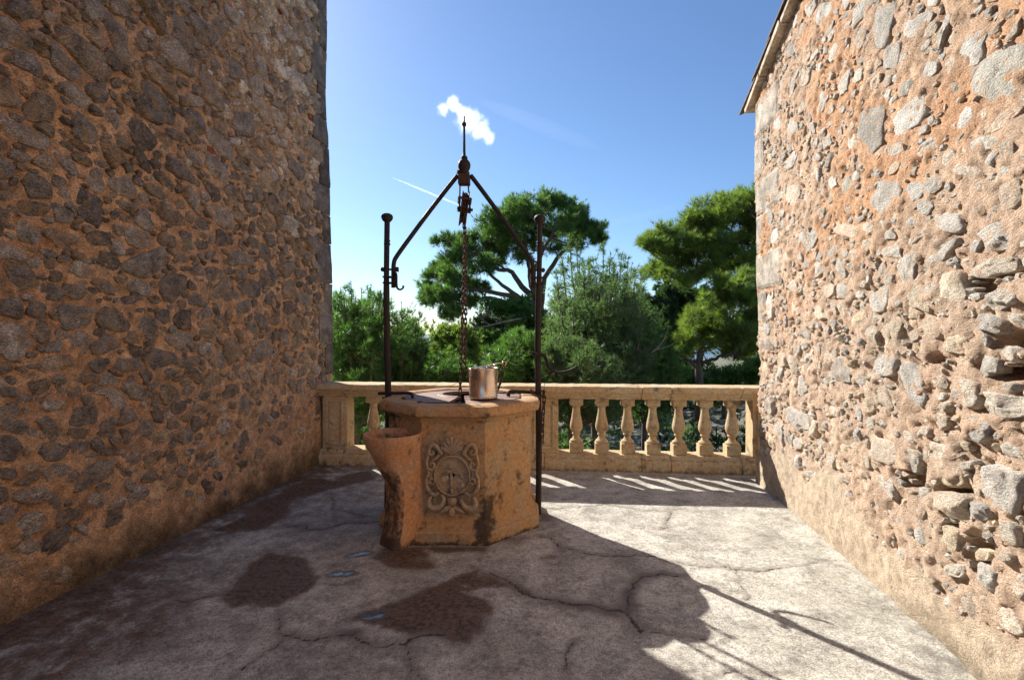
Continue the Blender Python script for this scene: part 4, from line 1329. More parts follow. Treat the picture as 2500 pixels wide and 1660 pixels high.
# ================================================================== CHAINS
def link_mesh():
    pts = []
    L_, W_ = .0155, .0085
    for j in range(14):
        t = 2 * math.pi * j / 14
        x = math.cos(t) * W_; z = math.sin(t) * W_ + (L_ if math.sin(t) >= 0 else -L_)
        pts.append((x, 0, z))
    P = np.array(pts); n = len(P); sd = 6; V = []; f = []
    for i in range(n):
        tg = P[(i + 1) % n] - P[i - 1]; tg /= np.linalg.norm(tg)
        Bv = np.array([0, 1.0, 0]); Av = np.cross(tg, Bv)
        for j in range(sd):
            th = 2 * math.pi * j / sd
            V.append(P[i] + .0040 * (math.cos(th) * Av + math.sin(th) * Bv))
    for i in range(n):
        for j in range(sd):
            f.append((i * sd + j, i * sd + (j + 1) % sd, ((i + 1) % n) * sd + (j + 1) % sd, ((i + 1) % n) * sd + j))
    me = bpy.data.meshes.new('chain_link')
    me.from_pydata([tuple(p) for p in V], [], f); me.update()
    me.polygons.foreach_set('use_smooth', np.ones(len(me.polygons), bool))
    me.materials.append(M['rust'])
    return me
LINK = link_mesh()
def chain(path, label, pitch=.0335, scale=1.0, spin=0.6, nm='iron_chain', seed=1):
    scale *= 1.25
    P = np.array(path, float)
    seg = np.linalg.norm(np.diff(P, axis=0), axis=1); cum = np.concatenate([[0], np.cumsum(seg)])
    n = int(cum[-1] / (pitch * scale))
    root = thing(nm, P[-1], label, 'chain', 'iron chains at the well')
    rg = np.random.default_rng(seed)
    for i in range(n):
        s = (i + .5) * pitch * scale
        p = np.array([np.interp(s, cum, P[:, k]) for k in range(3)])
        q = np.array([np.interp(min(s + .01, cum[-1]), cum, P[:, k]) for k in range(3)]) - np.array([np.interp(max(s - .01, 0), cum, P[:, k]) for k in range(3)])
        z = Vector(q).normalized()
        ref = Vector((math.cos(spin), math.sin(spin), 0.05))
        x = (ref - z * ref.dot(z)).normalized(); y = z.cross(x)
        if i % 2: x, y = y, -x
        a_ = rg.normal(0, .12)
        x, y = x * math.cos(a_) + y * math.sin(a_), y * math.cos(a_) - x * math.sin(a_)
        o = bpy.data.objects.new('chain_link', LINK)
        COL.objects.link(o); o.parent = root
        l = Vector(p - P[-1])
        o.matrix_local = Matrix(((x.x * scale, y.x * scale, z.x * scale, l.x), (x.y * scale, y.y * scale, z.y * scale, l.y), (x.z * scale, y.z * scale, z.z * scale, l.z), (0, 0, 0, 1)))
    return root
# strand on the viewer's side of the wheel runs down into the slot; wraps the wheel a little way
ct = wheel_ax([(0.0, -.128, 0)])[0]
arc = [wheel_ax([(0.0, -.128 * math.cos(a_), .128 * math.sin(a_))])[0] for a_ in (1.2, .9, .6, .3, 0)]
chain(arc + [ct + np.array([.0, .03, -.25]), np.array([-.432, 4.27, 1.10]), np.array([-.430, 4.265, .80])], 'long rusty chain falling from the pulley straight into the well opening', spin=.5, seed=2)
ct2 = wheel_ax([(0.0, .128, -.02)])[0]
chain([ct2 + np.array([.004, -.02, -.0]), np.array([-.398, 4.43, 1.9]), np.array([-.402, 4.36, 1.30]), np.array([-.385, 4.36, 1.20]), np.array([-.33, 4.36, 1.06]), np.array([-.27, 4.38, 1.028])], 'long rusty chain falling from the pulley and slipping behind the bucket', spin=.2, seed=3)
# bucket
bk = thing('metal_bucket', (-.235, 4.20, 1.012), 'shiny steel bucket with wire handle standing on the well rim', 'bucket')
BKO = np.array(bk.location)
body = MB().lathe([(.0, .004), (.108, .004), (.112, .0), (.116, .006), (.117, .016), (.115, .020), (.1185, .235), (.1225, .240), (.1235, .246), (.121, .251), (.1165, .249), (.115, .235), (.111, .03), (.0, .025)], BKO, 48, cap=False).build('body', M['steel'], bk, BKO, smooth=True)
MB().lathe([(.1175, .018), (.1195, .022), (.1175, .027)], BKO, 48, cap=False).build('base_bead', M['steel'], body, BKO, smooth=True)
e1 = BKO + np.array([-.03, -.116, .247]); e2 = BKO + np.array([.03, .116, .247])
rp = np.array([.0 + BKO[0] + .165, BKO[1] - .02, BKO[2] + .285])
for e in (e1, e2):
    MB().tube([e + np.array([-.012, 0, -.03]), e + np.array([0, 0, .012]), e + np.array([.014, 0, -.03])], .006, 6).build('handle_ear', M['steel'], bk, BKO, smooth=True)
MB().tube(spline([e1 + np.array([-.01, -.006, .01]), e1 + np.array([.05, .0, .028]), rp + np.array([-.05, -.03, .006]), rp, rp + np.array([-.045, .05, .0]), e2 + np.array([.06, 0, .02]), e2 + np.array([0, .004, .01])], 40), .0038, 7).build('handle', M['steel'], bk, BKO, smooth=True)
MB().tube([rp + np.array([.006, .0, .0]) + .016 * np.array([math.cos(t), 0.2, math.sin(t)]) for t in np.linspace(0, 2 * math.pi, 14)], .0042, 6, cap=False).build('handle_ring', M['brass'], bk, BKO, smooth=True)
chain([rp + np.array([.004, .0, -.016]), rp + np.array([-.012, .03, -.11]), rp + np.array([-.04, .075, -.20]), rp + np.array([-.075, .11, -.265])], 'short rusty chain running from the bucket handle down behind the bucket', spin=.8, seed=4)
# chain hung on the right post
chain([np.array([.268, 4.365, 1.05]), np.array([.275, 4.36, 1.0]), np.array([.262, 4.355, .8]), np.array([.255, 4.35, .585])], 'rusty chain dangling beside the right hand post of the frame', scale=1.15, spin=.9, seed=5)
chain([np.array([.16, 4.36, 1.055]), np.array([.185, 4.345, 1.02]), np.array([.225, 4.352, 1.0]), np.array([.265, 4.355, 1.015]), np.array([.275, 4.385, 1.05]), np.array([.235, 4.44, 1.04])], 'rusty chain wound around the right post at rim height', scale=1.0, spin=.9, seed=6)

# ================================================================== TERRAIN, SEA
def terrain():
    xs = np.concatenate([np.linspace(-900, -40, 22), np.linspace(-36, 36, 73), np.linspace(40, 900, 22)])
    ys = np.concatenate([np.linspace(6.66, 50, 70), np.linspace(55, 900, 40)])
    gx, gy = np.meshgrid(xs, ys); X = gx.ravel(); Y = gy.ravel()
    Z = -2.6 - .085 * (Y - 6.6) + (fbm2(X * .25, Y * .25, 301, 4) - .5) * 1.4
    Z = Z + 4.2 * sstep(3, 16, X) * sstep(12, 34, Y)
    Z = np.where(Y > 60, np.minimum(Z, -8 - .055 * (Y - 60)) + 16 * sstep(30, 200, X) * sstep(60, 200, Y), Z)
    nx, ny = len(xs), len(ys); idx = np.arange(nx * ny).reshape(ny, nx)
    fc = np.stack([idx[:-1, :-1], idx[:-1, 1:], idx[1:, 1:], idx[1:, :-1]], -1).reshape(-1, 4)
    m, nt, N, L, P = new_mat('garden_slope')
    pos = world_pos(nt)
    n1 = noise_node(nt, pos, .8, 6, .65); n2 = noise_node(nt, pos, 9, 6, .7)
    c = ramp(nt, n1, [(.35, (.045, .06, .022)), (.5, (.10, .095, .05)), (.62, (.26, .235, .195))])
    c = mix(nt, 1.0, c, ramp(nt, n2, [(.3, (.55,) * 3), (.7, (1.4,) * 3)]), 'MULTIPLY')
    L.new(c, P.inputs['Base Color']); P.inputs['Roughness'].default_value = .95
    L.new(bump(nt, n2, .8, .1), P.inputs['Normal'])
    o = mesh_obj('terrain', np.stack([X, Y, Z], 1), fc, m, smooth=True)
    tag(o, kind='structure')
    m, nt, N, L, P = new_mat('far_sea')
    P.inputs['Base Color'].default_value = (.10, .16, .22, 1); P.inputs['Roughness'].default_value = .5
    o = mesh_obj('sea', [(-9000, 600, -42), (9000, 600, -42), (9000, 16000, -42), (-9000, 16000, -42)], [(0, 1, 2, 3)], m)
    tag(o, kind='structure')
    MB().box((-6, 6.3, -8), (6, 6.62, -.03)).build('retaining_wall', M['balu']).__setitem__('kind', 'structure')
terrain()


# ================================================================== TREES
def needles(P, D, k, Ln, Wd, spread, colr, rng):
    m = len(P)
    P = np.repeat(P, k, axis=0); D = np.repeat(D, k, axis=0)
    C = np.repeat(colr, k, axis=0)
    d = D + rng.normal(0, spread, D.shape)
    d /= np.linalg.norm(d, axis=1)[:, None] + 1e-9
    q = rng.normal(0, 1, D.shape); q = np.cross(d, q); q /= np.linalg.norm(q, axis=1)[:, None] + 1e-9
    ln = Ln * rng.uniform(.7, 1.2, (len(P), 1))
    w = Wd * .5
    V = np.stack([P - q * w, P + q * w, P + d * ln], 1).reshape(-1, 3)
    C = np.repeat(C, 3, axis=0)
    return V, C

def leaf_obj(parts, parent, origin, name='crown'):
    V = np.concatenate([p[0] for p in parts]); C = np.concatenate([p[1] for p in parts])
    f = np.arange(len(V)).reshape(-1, 3)
    return mesh_obj(name, V, f, M['leaf'], parent, origin, col=C)

def puff(c, r, n, rng, up=.5, flat=.75):
    """ragged clump: small sprays gathered round a branch end"""
    m = max(5, int(9 + r * 10))
    sub = rng.normal(0, .50, (m, 3)); sub /= np.maximum(1, np.linalg.norm(sub, axis=1) / 1.0)[:, None]
    sub = sub * r * np.array([1.1, 1.1, flat])
    k = rng.integers(0, m, n)
    off = rng.normal(0, .19, (n, 3)) * r
    p = c + sub[k] + off
    d = off / (np.linalg.norm(off, axis=1)[:, None] + 1e-6) * .7 + sub[k] / (np.linalg.norm(sub[k], axis=1)[:, None] + 1e-6) * .4 + np.array([0, 0, up])
    return p, d, k / m

GREENS = {'pine': ((.088, .155, .048), (.155, .24, .074)), 'olive': ((.150, .205, .052), (.235, .285, .072)), 'dark': ((.034, .06, .027), (.062, .095, .038)),
          'blue': ((.100, .155, .070), (.175, .24, .115)), 'fresh': ((.075, .150, .038), (.13, .225, .055))}
def tint(n, key, rng):
    a, b = np.array(GREENS[key][0]), np.array(GREENS[key][1])
    t = rng.random((n, 1))
    return (a * (1 - t) + b * t) * rng.uniform(.75, 1.25, (n, 1))

def puff_tree(name, label, Y, trunk, limbs, puffs, key, seed, tuft=(130, 12), nl=(.17, .022), depth=2.4, trunk_r=.28, group='trees beyond the balustrade', conv=None, cat='tree', wood='bark', spread=.42, fill=1):
    rng = np.random.default_rng(seed)
    conv = conv or (lambda x, y: (x, y))
    tp = [at(*conv(x, y), Y) for x, y in trunk]
    root = thing(name, tp[0], label, cat, group)
    O = np.array(tp[0])
    n = 14
    pts = spline(tp, n)
    MB().tube(pts, np.linspace(trunk_r, trunk_r * .45, n), 9).build('trunk', M[wood], root, O, smooth=True)
    LP = [np.concatenate([pts, np.linspace(trunk_r, trunk_r * .45, n)[:, None]], 1)]
    for lm in limbs:
        q = []
        dz = rng.normal(0, depth * .5)
        for i, (x, y) in enumerate(lm):
            q.append(at(*conv(x, y), Y + dz * i / max(1, len(lm) - 1)))
        k = 16
        q = spline(q, k); q[1:-1] += rng.normal(0, .025, (k - 2, 3))
        rr = np.linspace(trunk_r * .42, trunk_r * .10, k)
        MB().tube(q, rr, 7).build('limb', M[wood], root, O, smooth=True)
        LP.append(np.concatenate([q, rr[:, None]], 1))
    AL = np.concatenate(LP)
    parts = []; twigs = MB()
    extra = [(x + rng.normal(0, r * .8), y + abs(rng.normal(0, r * .45)) * rng.choice([-.6, 1]), r * rng.uniform(.6, .95)) for x, y, r in puffs for _ in range(fill)]
    for (x, y, r) in list(puffs) + extra:
        yy = Y + rng.normal(0, depth * .45)
        px, py = conv(x, y); rp = (conv(x + r, y)[0] - px) * Y / F
        c = at(px, py, yy) + rng.normal(0, rp * .15, 3)
        d = np.linalg.norm(AL[:, :3] - c, axis=1) + .6 * np.maximum(0, AL[:, 2] - c[2])
        s = AL[np.argmin(d)]
        mid = (s[:3] + c) / 2 + np.array([0, 0, -.08 * np.linalg.norm(c - s[:3])]) + rng.normal(0, .06, 3)
        tw = spline([s[:3], mid, c], 8)
        twigs.tube(tw, np.linspace(min(s[3], trunk_r * .16), .008, 8), 5)
        for _ in range(7):
            e = c + rng.normal(0, rp * .55, 3)
            twigs.tube([tw[5], (tw[5] + e) / 2 + rng.normal(0, rp * .1, 3), e], [.014, .009, .004], 4)
        rp *= 1.12; nt_ = int(tuft[0] * (rp / .45) ** 1.6) + 12
        p, dd, rel = puff(c, rp, nt_, rng)
        cc = tint(nt_, key, rng) * (.85 + .5 * rel)[:, None]
        parts.append(needles(p, dd, tuft[1], nl[0], nl[1], spread, cc, rng))
    twigs.build('branches', M[wood], root, O)['kind'] = 'stuff'
    leaf_obj(parts, root, O)
    return root

cv = lambda x, y: (780 + x * .4657, 440 + y * .4657)     # strip of the photo holding all the trees
big = [(1130,112,52),(1235,118,50),(1320,160,55),(1390,200,58),(1450,250,45),(1060,145,58),(980,185,60),(900,222,58),(1180,190,66),(1080,230,66),(980,270,66),(860,290,58),(760,312,48),(702,345,50),(780,380,62),(880,370,62),
       (700,420,58),(640,455,48),(620,505,55),(700,500,55),(570,565,46),(600,615,54),(680,590,52),(560,620,36),(650,665,44),(720,690,36),(760,625,44),(1280,240,58),(1350,285,42),(1405,260,46),(1200,280,52),(1100,310,52),(1000,340,50),
       (920,430,42),(830,460,42),(1230,360,34),(1440,300,34),(1320,330,30),(1040,400,34),(780,540,36),(860,560,30)]
puff_tree('umbrella_pine', 'broad umbrella pine with dark branching limbs rising behind the pulley chain', 22, [(1150, 1000), (1155, 800), (1150, 660), (1140, 600)],
          [[(1150,700),(1080,640),(1000,580),(900,500),(820,420)], [(1145,660),(1030,610),(900,590),(760,560),(640,520)], [(1140,620),(1060,560),(1010,480),(940,470),(860,420),(800,380)], [(1140,610),(1110,540),(1090,430),(1080,330),(1060,220)],
           [(1150,640),(1120,520),(1150,420),(1200,320),(1260,220)], [(1160,660),(1180,520),(1260,400),(1330,330),(1420,280)], [(1150,640),(1000,650),(880,620),(780,640),(700,640)]],
          big, 'pine', 31, (245, 13), (.21, .016), 2.6, .34, conv=cv, fill=1)
# pale dead branch crossing under the big crown belongs to it visually: thin pine behind
upr = [(2290,95,60),(2225,112,58),(2140,130,58),(2050,160,58),(1975,200,50),(1910,240,50),(2100,222,66),(2200,205,66),(2290,195,60),(1830,292,48),(1765,312,42),(1715,330,36),(1785,372,46),(1850,368,54),(1945,330,56),(2035,300,56),(1905,440,44),(1810,430,36),(2000,395,46),(2120,320,46),(2230,300,46),(2300,290,50),(1750,470,36),(1830,500,36),(1990,480,44),(2080,470,48),(2170,440,48),(2260,400,50),(1920,525,38),(2290,460,50),(2120,390,46),(2360,150,80),(2400,280,80)]
puff_tree('leaning_pine', 'sunlit yellow green pine spreading in from behind the right wall corner', 15, [(2470, 1100), (2450, 800), (2430, 560), (2400, 440)],
          [[(2420,480),(2320,400),(2200,385),(2080,330),(1960,320)], [(2430,520),(2330,390),(2240,340),(2150,260),(2080,200)], [(2430,560),(2300,470),(2180,450),(2050,450),(1900,450)], [(2400,440),(2350,300),(2300,180)]],
          upr, 'olive', 33, (250, 13), (.19, .0125), 1.3, .2, conv=cv, fill=2)
lwr = [(2110,560,54),(2205,525,56),(2275,490,50),(2055,640,54),(2150,650,62),(2250,620,56),(2290,705,48),(2005,722,54),(1955,765,52),(2065,765,56),(1935,835,46),(2025,832,52),(2130,835,54),(2220,785,54),(2280,860,40),(1920,890,30),(2180,900,40),(2340,600,60),(2340,780,60)]
puff_tree('young_pine', 'smaller olive green pine with forked dark trunk behind the right balusters', 13, [(1990, 1260), (1992, 1080), (1985, 980), (1990, 920)],
          [[(1985,990),(1930,940),(1860,890),(1800,860)], [(1988,940),(2010,900),(2060,860),(2120,830)], [(1990,950),(2080,930),(2160,915),(2260,960)], [(1990,930),(2000,850),(2040,760),(2100,650),(2180,560)], [(2010,880),(1980,800),(1960,760)]],
          lwr, 'olive', 35, (270, 13), (.17, .0115), 1.0, .13, conv=cv, fill=2)
dk = [(1900,560,60),(1960,600,60),(1860,640,60),(1980,660,50),(1920,690,60),(1820,590,40),(1850,720,60)]
puff_tree('evergreen_oak', 'dark rounded evergreen tree between the two right hand pines', 24, [(1920, 1050), (1920, 800), (1915, 640)], [[(1918,760),(1880,690),(1850,620)], [(1918,740),(1960,680),(1985,620)]], dk, 'dark', 37, (420, 7), (.13, .06), 1.6, .2, conv=cv, spread=.9)

def shoot_tree(name, label, Y, px0, py_base, tips, key, seed, lean=0.0, trunk_r=.09, n_sub=7, sub_len=.42, per=34, nl=(.10, .011), depth=.9, k=6, group='trees beyond the balustrade', cat='tree', ndl=(.62, .62), wood='bark', body=18):
    """feathery young pine: many rising shoots, each clothed with needles; tips = (px, py) of leaders"""
    rng = np.random.default_rng(seed)
    base = at(px0, py_base, Y)
    root = thing(name, base, label, cat, group); O = base
    tr = MB(); br = MB(); parts = []
    topz = max(at(x, y, Y)[2] for x, y in tips)
    hub = base + np.array([0, 0, (topz - base[2]) * .6])
    tpts = spline([base, (base + hub) / 2 + rng.normal(0, .05, 3), hub], 10)
    tr.tube(tpts, np.linspace(trunk_r, trunk_r * .4, 10), 8)
    for (x, y) in tips:
        yy = Y + rng.normal(0, depth)
        tip = at(x, y, yy)
        f = np.clip((tip[2] - base[2]) / (topz - base[2]) * .62, .12, .75) * rng.uniform(.7, 1.0)
        s = base + (hub - base) * min(1, f / .6)
        mid = s + (tip - s) * .55 + np.array([(tip[0] - s[0]) * .22, (tip[1] - s[1]) * .22, -.10 * np.linalg.norm(tip - s)])
        path = spline([s, mid, tip], 14)
        br.tube(path, np.linspace(trunk_r * .34, .005, 14), 5)
        L_ = np.linalg.norm(tip - s)
        shoots = [path[5:]]
        for _ in range(n_sub):
            t = rng.uniform(.3, .97); p = path[int(t * 13)]
            ax = path[min(13, int(t * 13) + 1)] - p; ax /= np.linalg.norm(ax) + 1e-9
            d = ax * .35 + rng.normal(0, .75, 3) + np.array([lean, 0, .10]); d /= np.linalg.norm(d)
            ln = sub_len * rng.uniform(.5, 1.2) * (1.25 - t * .7)
            e = p + d * ln; m_ = p + d * ln * .5 + np.array([0, 0, -.03])
            sp = spline([p, m_, e + np.array([lean * .1, 0, .05])], 5)
            br.tube(sp, np.linspace(.008, .003, 5), 3)
            shoots.append(sp)
        base_c = tint(1, key, rng)[0]
        for t in (.42, .62, .80, .95):
            c0 = path[int(t * 13)] + rng.normal(0, .07, 3)
            r_ = sub_len * rng.uniform(.45, .7) * (1.2 - t * .5) * (1 if t < .9 else .5)
            p, dd, rel = puff(c0, r_, body, rng, .35, .9)
            parts.append(needles(p, dd, 8, nl[0] * 1.3, nl[1] * 1.05, .45, (tint(body, key, rng) + base_c) / 2 * (.8 + .5 * rel)[:, None], rng))
        for sp in shoots:
            seg = np.linalg.norm(np.diff(sp, axis=0), axis=1).sum()
            n = max(4, int(seg * per))
            u = rng.uniform(0, 1, n) * (len(sp) - 1.001); i = u.astype(int); fr = (u - i)[:, None]
            P = sp[i] * (1 - fr) + sp[i + 1] * fr
            D = sp[i + 1] - sp[i]; D /= np.linalg.norm(D, axis=1)[:, None] + 1e-9
            c = (tint(n, key, rng) + base_c) / 2
            parts.append(needles(P, D * ndl[1], k, nl[0], nl[1], ndl[0], c, rng))
    tr.build('trunk', M['bark'], root, O, smooth=True)
    br.build('branches', M[wood], root, O)['kind'] = 'stuff'
    leaf_obj(parts, root, O)
    return root
rg = np.random.default_rng(50)
def tipset(rects):
    out = []
    for x0, x1, y0, y1, n, slope in rects:
        for _ in range(n):
            x = rg.uniform(x0, x1); y = rg.uniform(y0, y1) + slope * abs((x - (x0 + x1) / 2) / ((x1 - x0) / 2))
            out.append(cv(x, y))
    return out
shoot_tree('feathery_pine', 'feathery young pine with many upright shoots right of the frame post', 11, *cv(1450, 1500),
           [cv(*p) for p in [(1310,330),(1345,310),(1490,345),(1525,375),(1585,385),(1640,430),(1690,470),(1410,400),(1450,430),(1270,400),(1240,470),(1360,420),(1620,400),(1545,420)]]
           + tipset([(1230, 1700, 440, 620, 36, 60), (1190, 1740, 600, 800, 56, 0), (1180, 1760, 780, 1060, 60, 0)]), 'blue', 51, 0, .11, 9, .46, 14, (.10, .0125), .9, 6)
shoot_tree('windswept_pine', 'bright green pine with leaning plume-like tips beside the left wall', 9.5, *cv(200, 1500),
           [cv(*p) for p in [(165,525),(270,545),(320,575),(110,560),(75,590),(220,560),(140,600),(300,620),(345,640)]] + tipset([(40, 350, 570, 720, 34, 30), (30, 360, 700, 900, 44, 0), (30, 420, 860, 1080, 44, 0)]), 'fresh', 52, -.18, .1, 8, .42, 14, (.095, .0115), .8, 6)
shoot_tree('windswept_pine', 'narrow pine with drooping plume tips just right of the left frame post', 10.5, *cv(450, 1500),
           [cv(*p) for p in [(430,640),(405,690),(460,660),(490,700),(510,730),(395,740),(520,780)]] + tipset([(370, 540, 720, 860, 26, 20), (360, 580, 840, 1060, 40, 0)]), 'pine', 53, .2, .09, 8, .4, 14, (.095, .012), .7, 6)
shoot_tree('bushy_pine', 'low bushy bright green young pine behind the bucket', 9, *cv(1000, 1500),
           tipset([(920, 1140, 760, 880, 26, 60), (900, 1180, 880, 1080, 46, 0)]), 'fresh', 54, 0, .06, 8, .36, 14, (.09, .0115), .6, 6)
shoot_tree('bushy_pine', 'low bright green pine clump left of the hanging chains', 9.2, *cv(680, 1500),
           tipset([(600, 760, 900, 980, 20, 30), (560, 800, 960, 1090, 36, 0)]), 'fresh', 55, 0, .06, 8, .34, 14, (.09, .0115), .5, 6)
shoot_tree('grey_green_pine', 'grey green pine boughs behind the hook of the right post', 8.6, *cv(1330, 1500),
           tipset([(1190, 1480, 780, 930, 34, 40), (1190, 1560, 900, 1090, 60, 0)]), 'blue', 56, 0, .06, 8, .36, 14, (.09, .0115), .5, 6)
shoot_tree('feathery_pine', 'shorter feathery pine filling the gap left of the forked pine', 12.5, *cv(1700, 1500),
           tipset([(1620, 1800, 640, 760, 26, 40), (1600, 1860, 740, 920, 40, 0), (1600, 1880, 900, 1080, 40, 0)]), 'pine', 57, 0, .08, 8, .44, 14, (.10, .0135), .7, 6)
# middle distance fillers
puff_tree('mixed_bush', 'olive green bush in the gap left of the hanging chains', 17, [(680, 1250), (685, 1000), (690, 860)], [[(688,960),(650,880),(640,830)], [(688,940),(740,860),(760,800)]],
          [(640,820,40),(690,800,45),(740,810,42),(660,870,50),(720,880,50),(780,860,46),(620,900,44),(690,940,54),(770,930,50),(600,980,50),(840,940,50)], 'olive', 61, (380, 8), (.13, .024), .8, .1, conv=cv, group='bushes below the terrace', cat='bush')
puff_tree('mixed_bush', 'dark scrubby tree below the big pine crown right of the chains', 19, [(950, 1250), (950, 950), (960, 760)], [[(950,850),(880,760),(850,720)], [(955,820),(1010,740),(1060,690)]],
          [(850,740,42),(900,690,46),(960,660,50),(1020,640,50),(1080,660,50),(880,800,54),(960,760,58),(1040,740,58),(1110,720,54),(900,870,54),(990,850,58),(1080,830,58),(1160,760,50),(830,840,46),(1140,880,50)], 'pine', 62, (380, 8), (.14, .026), 1.2, .14, conv=cv, group='bushes below the terrace', cat='bush')
puff_tree('mixed_bush', 'dark bush between the feathery pine and the forked pine', 18, [(1780, 1250), (1780, 1000), (1790, 800)], [[(1785,900),(1740,800),(1720,720)], [(1785,880),(1820,800),(1850,740)]],
          [(1720,640,40),(1760,680,46),(1800,650,40),(1740,740,54),(1810,740,54),(1860,790,50),(1720,820,58),(1790,830,58),(1850,880,54),(1700,900,58),(1780,930,58),(1680,980,58),(1850,980,50)], 'dark', 63, (380, 8), (.13, .034), 1.0, .12, conv=cv, group='bushes below the terrace', cat='bush', spread=.7)
puff_tree('mixed_bush', 'low scrub on the slope under the forked pine at the right', 16, [(2120, 1250), (2120, 1120), (2130, 1040)], [[(2120,1100),(2060,1040),(2020,1000)], [(2125,1090),(2200,1030),(2240,1000)]],
          [(1880,1000,44),(1930,1050,50),(2010,1060,46),(2070,1000,44),(2130,1040,54),(2200,1000,50),(2260,1040,54),(2280,960,44),(2180,1080,54),(2060,1090,50),(1860,1070,54),(2320,1000,54)], 'pine', 64, (300, 8), (.12, .026), .9, .08, conv=cv, group='bushes below the terrace', cat='bush')
# undergrowth close below the balustrade (one mass of leaves, nobody could count it)
def mass(name, blobs, key_of, seed, dens, k, nl, label, cat, spread=.7):
    rng = np.random.default_rng(seed); parts = []
    for x, y, z, r in blobs:
        n = int(dens * r * r * 10) + 10
        p, d, rel = puff(np.array([x, y, z]), r, n, rng, .6, .8)
        parts.append(needles(p, d, k, nl[0], nl[1], spread, tint(n, key_of(rng), rng), rng))
    o = leaf_obj(parts, None, (0, 0, 0), name)
    tag(o, label, cat, kind='stuff')
bl = []
r2 = np.random.default_rng(70)
for _ in range(150):
    x = r2.uniform(-8, 9); y = r2.uniform(8.6, 15)
    zt = -2.7 - .085 * (y - 6.6) + 3.0 * sstep(3, 16, np.array(x)) * sstep(12, 34, np.array(y))
    bl.append((x, y, float(zt) + r2.uniform(0.1, 2.3), r2.uniform(.45, .8)))
mass('undergrowth', bl, lambda r: ('dark', 'pine', 'blue', 'dark')[r.integers(4)], 71, 20, 6, (.17, .04), 'dark shrubby undergrowth on the slope seen between the balusters', 'undergrowth')
bl = []
for _ in range(220):
    x = r2.uniform(-9, 32); y = r2.uniform(28, 42)
    px = CX + F * x / y
    ztop = EYE + (812 - np.interp(px, [800, 1000, 1040, 1065, 1120, 1500, 1860, 2200], [830, 850, 870, 812, 790, 780, 770, 770])) / F * y
    bl.append((x, y, r2.uniform(-5, ztop - .7) if r2.random() < .55 else ztop - r2.uniform(.6, 1.6), r2.uniform(1.0, 1.7)))
mass('distant_wood', bl, lambda r: ('dark', 'pine', 'dark', 'olive')[r.integers(4)], 72, 3.4, 6, (.42, .12), 'far mass of mixed woodland on the hillside behind the pines', 'woodland')
# bare pale branches
def bare(name, label, Y, paths, r0):
    pts0 = at(*cv(*paths[0][0]), Y)
    o = MB()
    for p in paths:
        q = spline([at(*cv(x, y), Y) for x, y in p], 14)
        o.tube(q, np.linspace(r0 * (1 if p is paths[0] else .6), r0 * .2, 14), 6)
    ob = o.build(name, M['twig'], None, tuple(pts0), smooth=True)
    tag(ob, label, 'branch', 'bare branches among the pines')
bare('bare_branch', 'long pale bare branch crossing below the umbrella pine crown', 16, [[(1060,725),(960,745),(880,765),(800,775),(740,770)], [(900,760),(850,730),(830,700)], [(960,745),(920,720),(900,715)]], .035)
bare('bare_branch', 'pale forked bare branch in front of the forked pine trunk', 10, [[(1740,905),(1790,860),(1820,800),(1830,760)], [(1760,890),(1830,870),(1870,840)]], .02)


# ================================================================== CLOUDS
def vol_mat(name, dens, shape=False, center=None, size=None):
    m = bpy.data.materials.new(name); m.use_nodes = True
    nt = m.node_tree; nt.nodes.remove(nt.nodes['Principled BSDF'])
    pv = nt.nodes.new('ShaderNodeVolumePrincipled')
    pv.inputs['Color'].default_value = (1, 1, 1, 1); pv.inputs['Anisotropy'].default_value = .72
    pv.inputs['Density'].default_value = dens
    nt.links.new(pv.outputs[0], nt.nodes['Material Output'].inputs['Volume'])
    if shape:
        tc = nt.nodes.new('ShaderNodeTexCoord')
        ob = tc.outputs['Object']
        n1 = noise_node(nt, ob, .085, 7, .66)
        ln = nt.nodes.new('ShaderNodeVectorMath'); ln.operation = 'DIVIDE'; nt.links.new(ob, ln.inputs[0]); ln.inputs[1].default_value = size
        tot = None
        for cx, cy, cz, rr in shape:
            sub = nt.nodes.new('ShaderNodeVectorMath'); sub.operation = 'DISTANCE'
            nt.links.new(ob, sub.inputs[0]); sub.inputs[1].default_value = (cx, cy, cz)
            v = math_(nt, 'SUBTRACT', 1.0, math_(nt, 'DIVIDE', sub.outputs['Value'], rr))
            tot = v if tot is None else math_(nt, 'MAXIMUM', tot, v)
        s = math_(nt, 'ADD', tot, math_(nt, 'MULTIPLY', math_(nt, 'SUBTRACT', n1, .5), 2.4))
        nt.links.new(maprange(nt, s, .15, .95, 0, dens), pv.inputs['Density'])
    return m
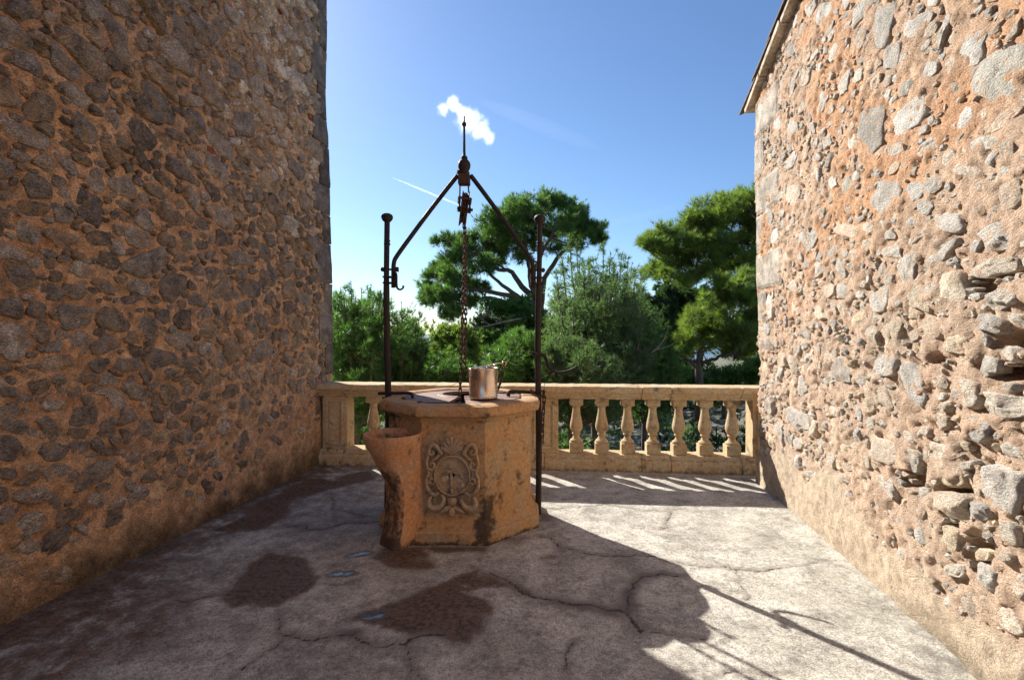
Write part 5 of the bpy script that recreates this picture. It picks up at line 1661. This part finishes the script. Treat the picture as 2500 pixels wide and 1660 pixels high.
def ellipsoid(name, c, axes, mat, label, cat):
    """axes: three world vectors (half sizes)"""
    bm_v = []; f = []; nu, nv = 24, 12
    for i in range(nv + 1):
        ph = math.pi * i / nv
        for j in range(nu):
            t = 2 * math.pi * j / nu
            bm_v.append(np.array(axes[0]) * math.sin(ph) * math.cos(t) + np.array(axes[1]) * math.sin(ph) * math.sin(t) + np.array(axes[2]) * math.cos(ph) + c)
    for i in range(nv):
        for j in range(nu):
            q = (j + 1) % nu
            f.append((i * nu + j, i * nu + q, (i + 1) * nu + q, (i + 1) * nu + j))
    o = mesh_obj(name, np.array(bm_v), f, mat, None, c)
    import bmesh
    b_ = bmesh.new(); b_.from_mesh(o.data); bmesh.ops.remove_doubles(b_, verts=b_.verts, dist=1e-3); bmesh.ops.recalc_face_normals(b_, faces=b_.faces); b_.to_mesh(o.data); b_.free()
    tag(o, label, cat)
    return o
YC = 400
cc = at(1135, 298, YC)
def coff(px, py, dy=0): return tuple(at(px, py, YC) - cc + np.array([0, dy, 0]))
blobs = [(*coff(1085, 270), 7), (*coff(1110, 260), 9), (*coff(1130, 278, 2), 10), (*coff(1150, 300, -2), 11), (*coff(1172, 320), 10), (*coff(1190, 338), 8)]
ellipsoid('cloud', cc, [(30, 0, 0), (0, 13, 0), (0, 0, 26)], vol_mat('cloud_vapour', .11, blobs, cc, (30, 13, 26)), 'small ragged white cloud behind the tip of the frame finial', 'cloud')
def streak(name, p0, p1, Y, w, dens, label):
    a_, b_ = at(*p0, Y), at(*p1, Y)
    c = (a_ + b_) / 2; h = (b_ - a_) / 2
    d = h / np.linalg.norm(h); pz = np.cross(d, (0, 1, 0)); pz /= np.linalg.norm(pz)
    ellipsoid(name, c, [h, np.array((0, 1.0, 0)) * w, pz * w], vol_mat(name + '_ice', dens), label, 'cloud')
streak('contrail', (955, 433), (1172, 522), 1500, 3.2, .032, 'thin straight white vapour trail left of the pulley')
streak('cirrus_wisp', (1165, 245), (1480, 370), 2500, 40, .00028, 'faint wispy cirrus streak right of the small cloud')
streak('cirrus_wisp', (1440, 560), (1680, 495), 2500, 22, .0005, 'faint wispy cirrus streak above the feathery pine')
print('script', round(time.time() - T0, 1), 's')
